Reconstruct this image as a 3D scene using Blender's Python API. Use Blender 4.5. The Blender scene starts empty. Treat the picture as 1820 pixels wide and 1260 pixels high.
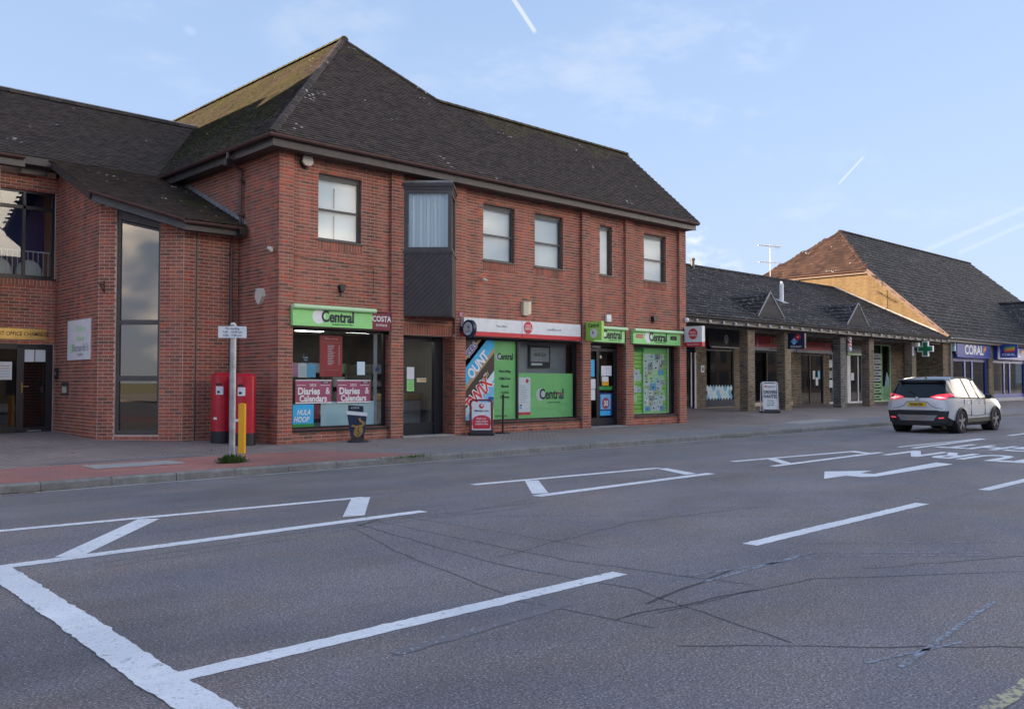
import bpy, math, random
from mathutils import Vector as V, Matrix
R = math.radians
rng = random.Random(7)
SC = bpy.context.scene
COL = SC.collection

# ------------------------------------------------------------------ camera
CAM = V((-9.478, -16.836, 1.285))
cd = bpy.data.cameras.new('camera'); cam = bpy.data.objects.new('camera', cd); COL.objects.link(cam)
cd.sensor_width = 36; cd.lens = 36*1600/1820; cd.clip_end = 6000; cd.clip_start = .1
al, pit = math.atan2(1660, 1600), math.atan(50/1600)
Fh = V((math.cos(al), math.sin(al), 0)); Rv = V((math.sin(al), -math.cos(al), 0))
Fv = Fh*math.cos(pit)+V((0, 0, math.sin(pit))); Uv = Rv.cross(Fv)
cam.matrix_world = Matrix(((Rv.x, Uv.x, -Fv.x, CAM.x), (Rv.y, Uv.y, -Fv.y, CAM.y), (Rv.z, Uv.z, -Fv.z, CAM.z), (0, 0, 0, 1)))
SC.camera = cam
SC.render.resolution_x = 1024; SC.render.resolution_y = 708

# ------------------------------------------------------------------ sky, sun, exposure
SUN_EL, SUN_AZ = R(12), R(25)
SDIR = V((-math.cos(SUN_EL)*math.cos(SUN_AZ), math.cos(SUN_EL)*math.sin(SUN_AZ), math.sin(SUN_EL)))
W = bpy.data.worlds.new('World'); SC.world = W; W.use_nodes = True
wt = W.node_tree; wt.nodes.clear()
def wn(t, **k):
    n = wt.nodes.new(t)
    for a, b in k.items(): setattr(n, a, b)
    return n
def wl(a, b): wt.links.new(a, b)
def wmath(op, a, b=None, c=None):
    n = wn('ShaderNodeMath', operation=op)
    for i, x in enumerate((a, b, c)):
        if x is None: continue
        if isinstance(x, (int, float)): n.inputs[i].default_value = x
        else: wl(x, n.inputs[i])
    return n.outputs[0]
sky = wn('ShaderNodeTexSky', sky_type='NISHITA'); sky.sun_disc = False
sky.sun_elevation = SUN_EL; sky.sun_rotation = math.atan2(SDIR.x, SDIR.y)
sky.air_density = 1.0; sky.dust_density = .15; sky.ozone_density = 2.0
tc = wn('ShaderNodeTexCoord')
def wdot(vec):
    n = wn('ShaderNodeVectorMath', operation='DOT_PRODUCT'); wl(tc.outputs['Generated'], n.inputs[0]); n.inputs[1].default_value = vec
    return n.outputs['Value']
def smooth(x, lo, hi):
    n = wn('ShaderNodeMapRange', interpolation_type='SMOOTHSTEP'); wl(x, n.inputs[0])
    n.inputs[1].default_value = lo; n.inputs[2].default_value = hi
    return n.outputs[0]
def wnoise(scale, stretch, detail=5, rough=.6, rot=(0, 0, 0)):
    m = wn('ShaderNodeMapping'); wl(tc.outputs['Generated'], m.inputs[0]); m.inputs['Scale'].default_value = stretch; m.inputs['Rotation'].default_value = rot
    n = wn('ShaderNodeTexNoise'); wl(m.outputs[0], n.inputs['Vector']); n.inputs['Scale'].default_value = scale; n.inputs['Detail'].default_value = detail; n.inputs['Roughness'].default_value = rough
    return n.outputs['Fac']
def contrail(d1, d2, w, amt, soft=.35):
    d1, d2 = V(d1).normalized(), V(d2).normalized(); n = d1.cross(d2).normalized(); t = (d2-d1).normalized()
    dist = wmath('ABSOLUTE', wdot(n)); a = smooth(dist, w, w*soft)
    s = wdot(t); b = smooth(s, d1.dot(t)-.002, d1.dot(t)+.004); c = smooth(s, d2.dot(t)+.004, d2.dot(t)-.002)
    f = wdot((d1+d2).normalized()); g = wmath('GREATER_THAN', f, .5)
    return wmath('MULTIPLY', wmath('MULTIPLY', wmath('MULTIPLY', a, b), wmath('MULTIPLY', c, g)), amt)
def puff(d, r, amt, scale):
    f = wdot(V(d).normalized()); m = smooth(f, math.cos(r), math.cos(r*.1))
    n = smooth(wnoise(scale, (1, 1, 2.2)), .42, .72)
    return wmath('MULTIPLY', wmath('MULTIPLY', m, n), amt)
wisp = wmath('MULTIPLY', smooth(wnoise(2.6, (1, 1.6, 3.6), 6, .62, (.3, .2, .5)), .54, .80), .42)
masks = [wisp,
    contrail((.63544, .66094, .39922), (.66233, .65327, .36681), .0030, .75),
    contrail((.8799, .42936, .20355), (.88511, .40593, .22761), .0013, .45),
    contrail((.92268, .36236, .13171), (.94937, .26282, .17212), .004, .17, .05),
    contrail((.93392, .33414, .12708), (.95166, .2637, .15753), .0035, .15, .05),
    puff((.79516, .48104, .36921), .07, .45, 9), puff((.81142, .56543, .14791), .03, .7, 30), puff((.83, .54, .118), .03, .6, 30), puff((.49725, .7806, .37869), .09, .3, 8)]
tot = masks[0]
for m_ in masks[1:]: tot = wmath('ADD', tot, m_)
tot = wmath('MINIMUM', tot, .85)
def wvec(op, a, b):
    n = wn('ShaderNodeVectorMath', operation=op)
    for i, x in enumerate((a, b)):
        if isinstance(x, tuple): n.inputs[i].default_value = x
        else: wl(x, n.inputs[i])
    return n.outputs[0]
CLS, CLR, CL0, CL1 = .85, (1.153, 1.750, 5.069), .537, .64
CM = (.76, .93, 1.38)                                       # soft shoulder, as a phone camera keeps a bright sky
soft = wvec('DIVIDE', sky.outputs[0], wvec('ADD', wvec('MULTIPLY', sky.outputs[0], tuple(1/c for c in CM)), (1., 1., 1.)))
mixc = wn('ShaderNodeMix', data_type='RGBA'); wl(tot, mixc.inputs['Factor']); wl(soft, mixc.inputs['A'])
hs = wn('ShaderNodeHueSaturation'); wl(soft, hs.inputs['Color']); hs.inputs['Saturation'].default_value = .25; hs.inputs['Value'].default_value = 1.12
wl(hs.outputs[0], mixc.inputs['B'])
# bright cloud added mostly out of view, to lift light in the shade
fill_cloud = smooth(wnoise(CLS, (1, 1, 1.7), 6, .62, CLR), CL0, CL1)
mixv = wn('ShaderNodeMix', data_type='RGBA'); wl(wmath('MULTIPLY', fill_cloud, .95), mixv.inputs['Factor']); wl(mixc.outputs['Result'], mixv.inputs['A']); mixv.inputs['B'].default_value = (7.2, 6.3, 5.2, 1)
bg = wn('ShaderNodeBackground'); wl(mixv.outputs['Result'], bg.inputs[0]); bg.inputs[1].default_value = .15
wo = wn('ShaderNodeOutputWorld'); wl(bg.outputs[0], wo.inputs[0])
sl = bpy.data.lights.new('sun', 'SUN'); sl.energy = 2.0; sl.angle = R(.6); sl.color = (1, .78, .54)
so = bpy.data.objects.new('sun', sl); COL.objects.link(so); so.rotation_euler = SDIR.to_track_quat('Z', 'Y').to_euler()
vs = SC.view_settings; vs.view_transform = 'Standard'; vs.look = 'None'; vs.exposure = 2.75; vs.gamma = 1; vs.use_curve_mapping = False
SC.cycles.max_bounces = 6; SC.cycles.diffuse_bounces = 3; SC.cycles.glossy_bounces = 3; SC.cycles.transparent_max_bounces = 10; SC.cycles.use_denoising = True

# ------------------------------------------------------------------ materials
MT = {}
def nodes(name):
    m = bpy.data.materials.new(name); m.use_nodes = True; MT[name] = m
    nt = m.node_tree; b = nt.nodes['Principled BSDF']
    return m, nt, b
def lk(nt, a, b): nt.links.new(a, b)
def tex(nt, scale, detail=3, rough=.5, coord='Object', stretch=None, kind='ShaderNodeTexNoise'):
    t = nt.nodes.new('ShaderNodeTexCoord'); n = nt.nodes.new(kind); src = t.outputs[coord]
    if coord == 'World':
        pass
    if stretch:
        mp = nt.nodes.new('ShaderNodeMapping'); mp.inputs['Scale'].default_value = stretch; lk(nt, src, mp.inputs[0]); src = mp.outputs[0]
    lk(nt, src, n.inputs['Vector']); n.inputs['Scale'].default_value = scale
    if kind == 'ShaderNodeTexNoise': n.inputs['Detail'].default_value = detail; n.inputs['Roughness'].default_value = rough
    return n.outputs['Fac'] if kind == 'ShaderNodeTexNoise' else n.outputs[0]
def ptex(nt, scale, detail=3, rough=.5, stretch=None, kind='ShaderNodeTexNoise'):
    g = nt.nodes.new('ShaderNodeNewGeometry'); n = nt.nodes.new(kind); src = g.outputs['Position']
    if stretch:
        mp = nt.nodes.new('ShaderNodeMapping'); mp.inputs['Scale'].default_value = stretch; lk(nt, src, mp.inputs[0]); src = mp.outputs[0]
    lk(nt, src, n.inputs['Vector']); n.inputs['Scale'].default_value = scale
    if kind == 'ShaderNodeTexNoise': n.inputs['Detail'].default_value = detail; n.inputs['Roughness'].default_value = rough; return n.outputs['Fac']
    return n.outputs[0]
def ramp(nt, fac, stops, mode='LINEAR'):
    r = nt.nodes.new('ShaderNodeValToRGB'); r.color_ramp.interpolation = mode; lk(nt, fac, r.inputs[0]); e = r.color_ramp.elements
    while len(e) < len(stops): e.new(.5)
    for i, (p, c) in enumerate(stops): e[i].position = p; e[i].color = tuple(c)+(1,) if len(c) == 3 else c
    return r.outputs[0]
def mixrgb(nt, fac, a, b, mode='MIX'):
    n = nt.nodes.new('ShaderNodeMix'); n.data_type = 'RGBA'; n.blend_type = mode
    for k, x in (('Factor', fac), ('A', a), ('B', b)):
        if hasattr(x, 'is_output'): lk(nt, x, n.inputs[k])
        elif k == 'Factor': n.inputs[k].default_value = x
        else: n.inputs[k].default_value = tuple(x)+(1,)
    return n.outputs['Result']
def mrange(nt, x, a, b, c=0, d=1):
    n = nt.nodes.new('ShaderNodeMapRange'); lk(nt, x, n.inputs[0])
    for i, v_ in enumerate((a, b, c, d)): n.inputs[i+1].default_value = v_
    return n.outputs[0]
def bump(nt, b, h, strength=.3, dist=.01):
    n = nt.nodes.new('ShaderNodeBump'); n.inputs['Strength'].default_value = strength; n.inputs['Distance'].default_value = dist
    lk(nt, h, n.inputs['Height']); lk(nt, n.outputs[0], b.inputs['Normal'])
def plain(name, c, rough=.6, metal=0, var=.12, scale=6, spec=.5, emit=0, coat=0):
    m, nt, b = nodes(name)
    n = ptex(nt, scale, 4, .6)
    lo = tuple(x*(1-var) for x in c); hi = tuple(min(1, x*(1+var)) for x in c)
    lk(nt, ramp(nt, n, [(.3, lo), (.7, hi)]), b.inputs['Base Color'])
    b.inputs['Roughness'].default_value = rough; b.inputs['Metallic'].default_value = metal; b.inputs['Specular IOR Level'].default_value = spec
    b.inputs['Coat Weight'].default_value = coat
    if emit: b.inputs['Emission Color'].default_value = tuple(c)+(1,); b.inputs['Emission Strength'].default_value = emit
    return m
def attr(nt, name='tint'):
    a = nt.nodes.new('ShaderNodeAttribute'); a.attribute_name = name; return a.outputs['Fac']
def brickmat(name, stops, stain=(.20, .125, .10)):
    m, nt, b = nodes(name)
    c = ramp(nt, attr(nt), stops)
    n1 = ptex(nt, 38, 5, .7); c = mixrgb(nt, .55, c, ramp(nt, n1, [(.25, (.45, .45, .45)), (.75, (1.0, 1.0, 1.0))]), 'MULTIPLY')
    n2 = ptex(nt, .55, 4, .6); c = mixrgb(nt, mrange(nt, n2, .52, .78, 0, .55), c, stain)
    n5 = ptex(nt, 1.0, 5, .6, (3.2, 3.2, .22)); c = mixrgb(nt, .7, c, ramp(nt, n5, [(.32, (.60, .58, .57)), (.62, (1.06, 1.05, 1.04))]), 'MULTIPLY')
    n3 = ptex(nt, 150, 2, .5)
    lk(nt, c, b.inputs['Base Color']); b.inputs['Roughness'].default_value = .88; b.inputs['Specular IOR Level'].default_value = .25
    bump(nt, b, n3, .35, .004)
    return m
brickmat('red_brick', [(0, (.24, .135, .100)), (.18, (.39, .155, .112)), (.38, (.50, .170, .118)), (.55, (.41, .200, .142)), (.70, (.58, .190, .124)), (.84, (.31, .130, .105)), (.93, (.68, .185, .105)), (1, (.42, .110, .100))])
brickmat('buff_brick', [(0, (.20, .155, .11)), (.35, (.38, .295, .19)), (.7, (.29, .225, .15)), (1, (.13, .105, .085))], (.18, .145, .11))
brickmat('stone_brick', [(0, (.10, .10, .10)), (.5, (.19, .185, .18)), (1, (.28, .27, .26))], (.08, .08, .08))
brickmat('golden_brick', [(0, (.15, .10, .052)), (.5, (.21, .15, .075)), (1, (.18, .11, .06))], (.14, .10, .06))
def mortarmat(name, c):
    m, nt, b = nodes(name); n = ptex(nt, 1.2, 5, .65)
    lk(nt, ramp(nt, n, [(.3, tuple(x*.7 for x in c)), (.7, c)]), b.inputs['Base Color']); b.inputs['Roughness'].default_value = .95
mortarmat('mortar', (.70, .51, .43)); mortarmat('buff_mortar', (.46, .41, .35)); mortarmat('golden_mortar', (.25, .19, .12))
def tilemat(name, stops, moss=0, mossc=((.045, .055, .012), (.10, .10, .022)), mlo=.45, speck=.72, dry=0, vs_=7., sc_=(.62, .60, .58)):
    m, nt, b = nodes(name)
    c = ramp(nt, attr(nt), stops)
    n0 = ptex(nt, 24, 5, .7); c = mixrgb(nt, .6, c, ramp(nt, n0, [(.3, (.5, .5, .5)), (.7, (1.15, 1.12, 1.1))]), 'MULTIPLY')
    if moss:
        n1 = ptex(nt, .55, 6, .62); n2 = ptex(nt, 9, 4, .6)
        mm = nt.nodes.new('ShaderNodeMath'); mm.operation = 'MULTIPLY'; lk(nt, mrange(nt, n1, mlo, mlo+.16, 0, moss), mm.inputs[0]); lk(nt, mrange(nt, n2, .35, .6), mm.inputs[1])
        c = mixrgb(nt, mm.outputs[0], c, ramp(nt, ptex(nt, 14, 3), [(.3, mossc[0]), (.7, mossc[1])]))
    if dry:
        n5 = ptex(nt, .8, 5, .6); c = mixrgb(nt, mrange(nt, n5, .45, .65, 0, dry), c, (.13, .10, .06))
    v = ptex(nt, vs_, 2, .5, None, 'ShaderNodeTexVoronoi'); n4 = ptex(nt, 1.3, 3, .6)
    sp = nt.nodes.new('ShaderNodeMath'); sp.operation = 'MULTIPLY'; lk(nt, mrange(nt, v, .30, .20), sp.inputs[0]); lk(nt, mrange(nt, n4, speck, speck+.06), sp.inputs[1])
    c = mixrgb(nt, sp.outputs[0], c, sc_)
    lk(nt, c, b.inputs['Base Color']); b.inputs['Roughness'].default_value = .8; b.inputs['Specular IOR Level'].default_value = .25
    bump(nt, b, n0, .4, .006)
DT = [(0, (.046, .038, .036)), (.4, (.074, .058, .052)), (.75, (.100, .076, .066)), (1, (.062, .053, .054))]
tilemat('dark_tile', DT, .35, mlo=.56, speck=.64)
tilemat('mossy_tile', DT, .95, mossc=((.032, .046, .010), (.070, .082, .018)), mlo=.38, speck=.66, dry=.35)
tilemat('low_mossy_tile', DT, .8, mossc=((.03, .045, .008), (.09, .12, .02)), mlo=.50, speck=.58)
tilemat('ridge_mossy_tile', DT, .8, mossc=((.06, .055, .02), (.15, .13, .05)), mlo=.36, speck=.6)
tilemat('parade_tile', [(0, (.032, .030, .032)), (.6, (.056, .050, .051)), (1, (.080, .070, .068))], .3, mlo=.55, speck=.42, vs_=6.5, sc_=(.26, .25, .25))
tilemat('brown_tile', [(0, (.045, .026, .022)), (.6, (.070, .040, .032)), (1, (.098, .056, .042))], .2, mlo=.6, speck=.6)
tilemat('gablet_slate', [(0, (.060, .060, .064)), (1, (.085, .084, .088))], 0, speck=.7)
plain('brown_paint', (.060, .050, .050), .5, var=.25)
plain('gutter_plastic', (.115, .062, .058), .38, var=.2)
plain('black_plastic', (.018, .018, .022), .4, var=.2)
plain('frame_black', (.016, .018, .026), .35, var=.1)
plain('frame_grey', (.075, .068, .066), .45, var=.15)
plain('navy', (.018, .030, .075), .35)
plain('white_paint', (.82, .83, .85), .45, var=.06)
plain('off_white', (.66, .62, .54), .55, var=.06)
plain('cream', (.60, .55, .42), .5, var=.06)
plain('lead', (.26, .26, .27), .6, var=.25, scale=3)
plain('galvanised', (.42, .43, .44), .42, .55, .25, 9)
plain('yellow_paint', (.86, .42, .012), .4, var=.05)
plain('red_paint', (.52, .014, .035), .28, var=.12, coat=.3)
plain('pillar_black', (.020, .022, .028), .45)
plain('lime', (.34, .80, .28), .4, var=.04)
plain('lime_bright', (.42, .80, .14), .4, var=.04)
plain('lime_pale', (.58, .88, .52), .4, var=.04)
plain('costa_red', (.22, .018, .040), .4, var=.06)
plain('poster_red', (.55, .06, .075), .5, var=.08)
plain('sign_red', (.68, .03, .05), .38, var=.05)
plain('sirs_red', (.42, .03, .045), .4, var=.06)
plain('maroon', (.36, .075, .15), .5, var=.06)
plain('sky_blue', (.18, .50, .80), .45, var=.1, scale=2)
plain('cyan', (.03, .46, .85), .45, var=.1)
plain('deep_blue', (.012, .035, .22), .45, var=.1)
plain('coral_blue', (.020, .060, .36), .35, var=.06)
plain('text_navy', (.012, .018, .040), .5)
plain('text_grey', (.35, .36, .40), .5)
plain('text_green', (.04, .22, .05), .5)
plain('text_white', (.86, .87, .89), .45, var=.03)
plain('pale_blue', (.60, .78, .86), .5, var=.05, scale=2)
plain('paper', (.78, .82, .87), .7, var=.05)
plain('pink', (.58, .26, .42), .6)
plain('gold', (.55, .37, .13), .3, .8, .15)
plain('tan', (.42, .30, .17), .6, var=.2)
plain('dark_wood', (.060, .036, .026), .5, var=.3)
plain('chocolate', (.035, .018, .014), .45)
plain('orange', (.78, .30, .04), .45); plain('leaf_green', (.03, .30, .06), .45); plain('green_cross', (.012, .20, .075), .4)
plain('interior_wall', (.10, .095, .09), .8, var=.2, scale=2); plain('interior_dark', (.05, .048, .05), .8, var=.3, scale=2)
plain('carpet', (.05, .05, .06), .9)
plain('weed', (.06, .13, .025), .8, var=.35, scale=20); plain('dead_leaf', (.22, .13, .06), .8, var=.3, scale=20)
plain('gable_trim', (.085, .040, .030), .6, var=.2)
plain('concrete', (.33, .32, .32), .85, var=.2, scale=5)
plain('bulb', (.85, .86, .9), .25, var=.02)
plain('lit_tube', (1, .97, .9), .4, var=0, emit=3.5)
plain('green_lamp', (.05, .9, .5), .4, var=0, emit=2)
plain('blind', (.82, .88, .92), .7, var=.04, scale=1)
plain('warm_blind', (.88, .88, .88), .7, var=.04, scale=1)
plain('tyre', (.016, .016, .018), .8, var=.2)
plain('rim', (.45, .46, .48), .3, .8, .1); plain('rim_dark', (.02, .02, .023), .4, .3)
plain('car_silver', (.74, .75, .77), .32, .2, .02, coat=.9)
plain('car_black', (.020, .021, .024), .42, var=.1)
plain('car_roof', (.045, .048, .055), .25, 0, .05, coat=.3)
plain('car_glass', (.020, .028, .034), .06, var=.05, spec=.9)
plain('rear_glass', (.012, .016, .020), .12, var=.05, spec=.35)
plain('chrome', (.62, .63, .65), .15, 1, .03)
plain('tail_red', (.80, .06, .09), .18, var=.1, coat=1, emit=.12); plain('tail_clear', (.95, .60, .60), .15, var=.1, emit=.15)
plain('plate_yellow', (.78, .50, .03), .4, var=.04)
# glass: clear panes that mirror by angle
def glass(name, tint, ior=1.5, rough=0.0, refl=1.0):
    m, nt, b = nodes(name); nt.nodes.remove(b); o = nt.nodes['Material Output']
    t = nt.nodes.new('ShaderNodeBsdfTransparent'); t.inputs[0].default_value = tuple(tint)+(1,)
    g = nt.nodes.new('ShaderNodeBsdfGlossy'); g.inputs['Roughness'].default_value = rough; g.inputs[0].default_value = (refl, refl, refl, 1) if isinstance(refl, float) else tuple(refl)+(1,)
    f = nt.nodes.new('ShaderNodeFresnel'); f.inputs[0].default_value = ior
    ge = nt.nodes.new('ShaderNodeNewGeometry'); sb = nt.nodes.new('ShaderNodeMath'); sb.operation = 'SUBTRACT'; sb.inputs[0].default_value = 1; lk(nt, ge.outputs['Backfacing'], sb.inputs[1])
    mu = nt.nodes.new('ShaderNodeMath'); mu.operation = 'MULTIPLY'; lk(nt, f.outputs[0], mu.inputs[0]); lk(nt, sb.outputs[0], mu.inputs[1])
    mx = nt.nodes.new('ShaderNodeMixShader'); lk(nt, mu.outputs[0], mx.inputs[0]); lk(nt, t.outputs[0], mx.inputs[1]); lk(nt, g.outputs[0], mx.inputs[2]); lk(nt, mx.outputs[0], o.inputs[0])
glass('glass', (.86, .90, .90), 1.55)
glass('tinted_glass', (.50, .46, .40), 3.6, .0, (.60, .53, .45))
glass('sash_glass', (.90, .93, .93), 1.8)
glass('dark_glass', (.30, .34, .38), 1.8)
# ground materials
def asphaltmat(name, a, b_, sc=1):
    m, nt, b = nodes(name)
    n1 = ptex(nt, 75*sc, 3, .75); n2 = ptex(nt, .35, 5, .6, (1, 1.6, 1)); n3 = ptex(nt, 22, 3, .7)
    c = ramp(nt, n1, [(.32, tuple(x*.30 for x in a)), (.48, a), (.58, b_), (.70, tuple(min(1, x*2.6) for x in b_))])
    c = mixrgb(nt, .75, c, ramp(nt, n2, [(.3, (.74, .74, .75)), (.7, (1.12, 1.1, 1.1))]), 'MULTIPLY')
    c = mixrgb(nt, .5, c, ramp(nt, n3, [(.3, (.72, .72, .72)), (.7, (1.15, 1.15, 1.15))]), 'MULTIPLY')
    n6 = ptex(nt, .9, 4, .65); c = mixrgb(nt, .8, c, ramp(nt, n6, [(.35, (.90, .95, 1.06)), (.5, (1, 1, 1)), (.66, (1.10, .99, .93))]), 'MULTIPLY')
    n7 = ptex(nt, .16, 5, .7, (1, 2.2, 1)); c = mixrgb(nt, .8, c, ramp(nt, n7, [(.34, (.72, .72, .74)), (.5, (1, 1, 1)), (.7, (1.14, 1.13, 1.12))]), 'MULTIPLY')
    v = ptex(nt, 7, kind='ShaderNodeTexVoronoi'); c = mixrgb(nt, mrange(nt, v, .055, .035, 0, .6), c, (.42, .42, .44))
    lk(nt, c, b.inputs['Base Color']); b.inputs['Roughness'].default_value = .82; b.inputs['Specular IOR Level'].default_value = .35
    bump(nt, b, n1, .55, .006)
asphaltmat('asphalt', (.205, .186, .192), (.262, .238, .242))
asphaltmat('smooth_asphalt', (.20, .188, .195), (.225, .21, .217), 1.4)
asphaltmat('dark_tarmac', (.23, .222, .230), (.27, .26, .265), 1.3)
asphaltmat('red_tarmac', (.36, .165, .145), (.45, .21, .185), 1.2)
def paintmat():
    m, nt, b = nodes('road_paint'); n = ptex(nt, 60, 4, .7); n2 = ptex(nt, 2.5, 4, .6); n3 = ptex(nt, 190, 2, .5)
    c = ramp(nt, n2, [(.3, (.76, .77, .81)), (.7, (.88, .89, .91))]); c = mixrgb(nt, mrange(nt, n, .56, .66, 0, .75), c, (.38, .37, .40)); c = mixrgb(nt, mrange(nt, ptex(nt, 11, 5, .75), .60, .68, 0, .8), c, (.27, .26, .28)); c = mixrgb(nt, .7, c, ramp(nt, ptex(nt, .8, 4), [(.3, (.84, .84, .86)), (.7, (1.03, 1.03, 1.03))]), 'MULTIPLY')
    lk(nt, c, b.inputs['Base Color']); b.inputs['Roughness'].default_value = .7; bump(nt, b, n3, .3, .003)
paintmat()
def wornpaint(name, c0, lo):
    m, nt, b = nodes(name); n = ptex(nt, 26, 5, .75)
    c = ramp(nt, n, [(lo, (.165, .155, .17)), (lo+.06, c0)]); lk(nt, c, b.inputs['Base Color']); b.inputs['Roughness'].default_value = .8
wornpaint('worn_paint', (.58, .58, .62), .60); wornpaint('chalk_blue', (.30, .35, .44), .48); wornpaint('yellow_line', (.50, .46, .28), .47); wornpaint('tar_seal', (.055, .052, .058), .38)
wornpaint('channel_grey', (.42, .41, .40), .38); wornpaint('chalk_white', (.38, .38, .42), .47)
def pavermat():
    m, nt, b = nodes('block_paving'); g = nt.nodes.new('ShaderNodeNewGeometry'); br = nt.nodes.new('ShaderNodeTexBrick')
    mp = nt.nodes.new('ShaderNodeMapping'); mp.inputs['Rotation'].default_value = (0, 0, R(45)); lk(nt, g.outputs['Position'], mp.inputs[0]); lk(nt, mp.outputs[0], br.inputs['Vector'])
    br.inputs['Scale'].default_value = 1; br.inputs['Brick Width'].default_value = .2; br.inputs['Row Height'].default_value = .1; br.inputs['Mortar Size'].default_value = .009
    br.inputs['Color1'].default_value = (.30, .245, .23, 1); br.inputs['Color2'].default_value = (.39, .31, .29, 1); br.inputs['Mortar'].default_value = (.10, .095, .09, 1)
    n = ptex(nt, .6, 5, .6); n2 = ptex(nt, 30, 3)
    c = mixrgb(nt, .8, br.outputs['Color'], ramp(nt, n, [(.3, (.62, .62, .62)), (.7, (1.05, 1.05, 1.05))]), 'MULTIPLY')
    c = mixrgb(nt, .4, c, ramp(nt, n2, [(.3, (.6, .6, .6)), (.7, (1.1, 1.1, 1.1))]), 'MULTIPLY')
    lk(nt, c, b.inputs['Base Color']); b.inputs['Roughness'].default_value = .85; bump(nt, b, br.outputs['Fac'], -.6, .008)
pavermat()
m, nt, b = nodes('kerb_stone'); c = ramp(nt, ptex(nt, 9, 5, .7), [(.3, (.17, .17, .165)), (.7, (.29, .285, .275))]); c = mixrgb(nt, mrange(nt, ptex(nt, 1.1, 4), .5, .7, 0, .7), c, (.13, .13, .12)); lk(nt, c, b.inputs['Base Color']); b.inputs['Roughness'].default_value = .85
m, nt, b = nodes('terrain'); c = ramp(nt, ptex(nt, .3, 5), [(.3, (.05, .07, .03)), (.7, (.10, .12, .05))]); lk(nt, c, b.inputs['Base Color']); b.inputs['Roughness'].default_value = .95
m, nt, b = nodes('foliage'); c = ramp(nt, attr(nt), [(0, (.03, .05, .015)), (1, (.09, .11, .03))]); lk(nt, c, b.inputs['Base Color']); b.inputs['Roughness'].default_value = .7
plain('bark', (.09, .07, .055), .9, var=.3)
m, nt, b = nodes('stock'); 
c = ramp(nt, attr(nt), [(0, (.30, .06, .05)), (.2, (.35, .30, .10)), (.4, (.08, .16, .30)), (.6, (.42, .40, .36)), (.8, (.10, .24, .10)), (1, (.24, .12, .26))]); lk(nt, c, b.inputs['Base Color'])

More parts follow.
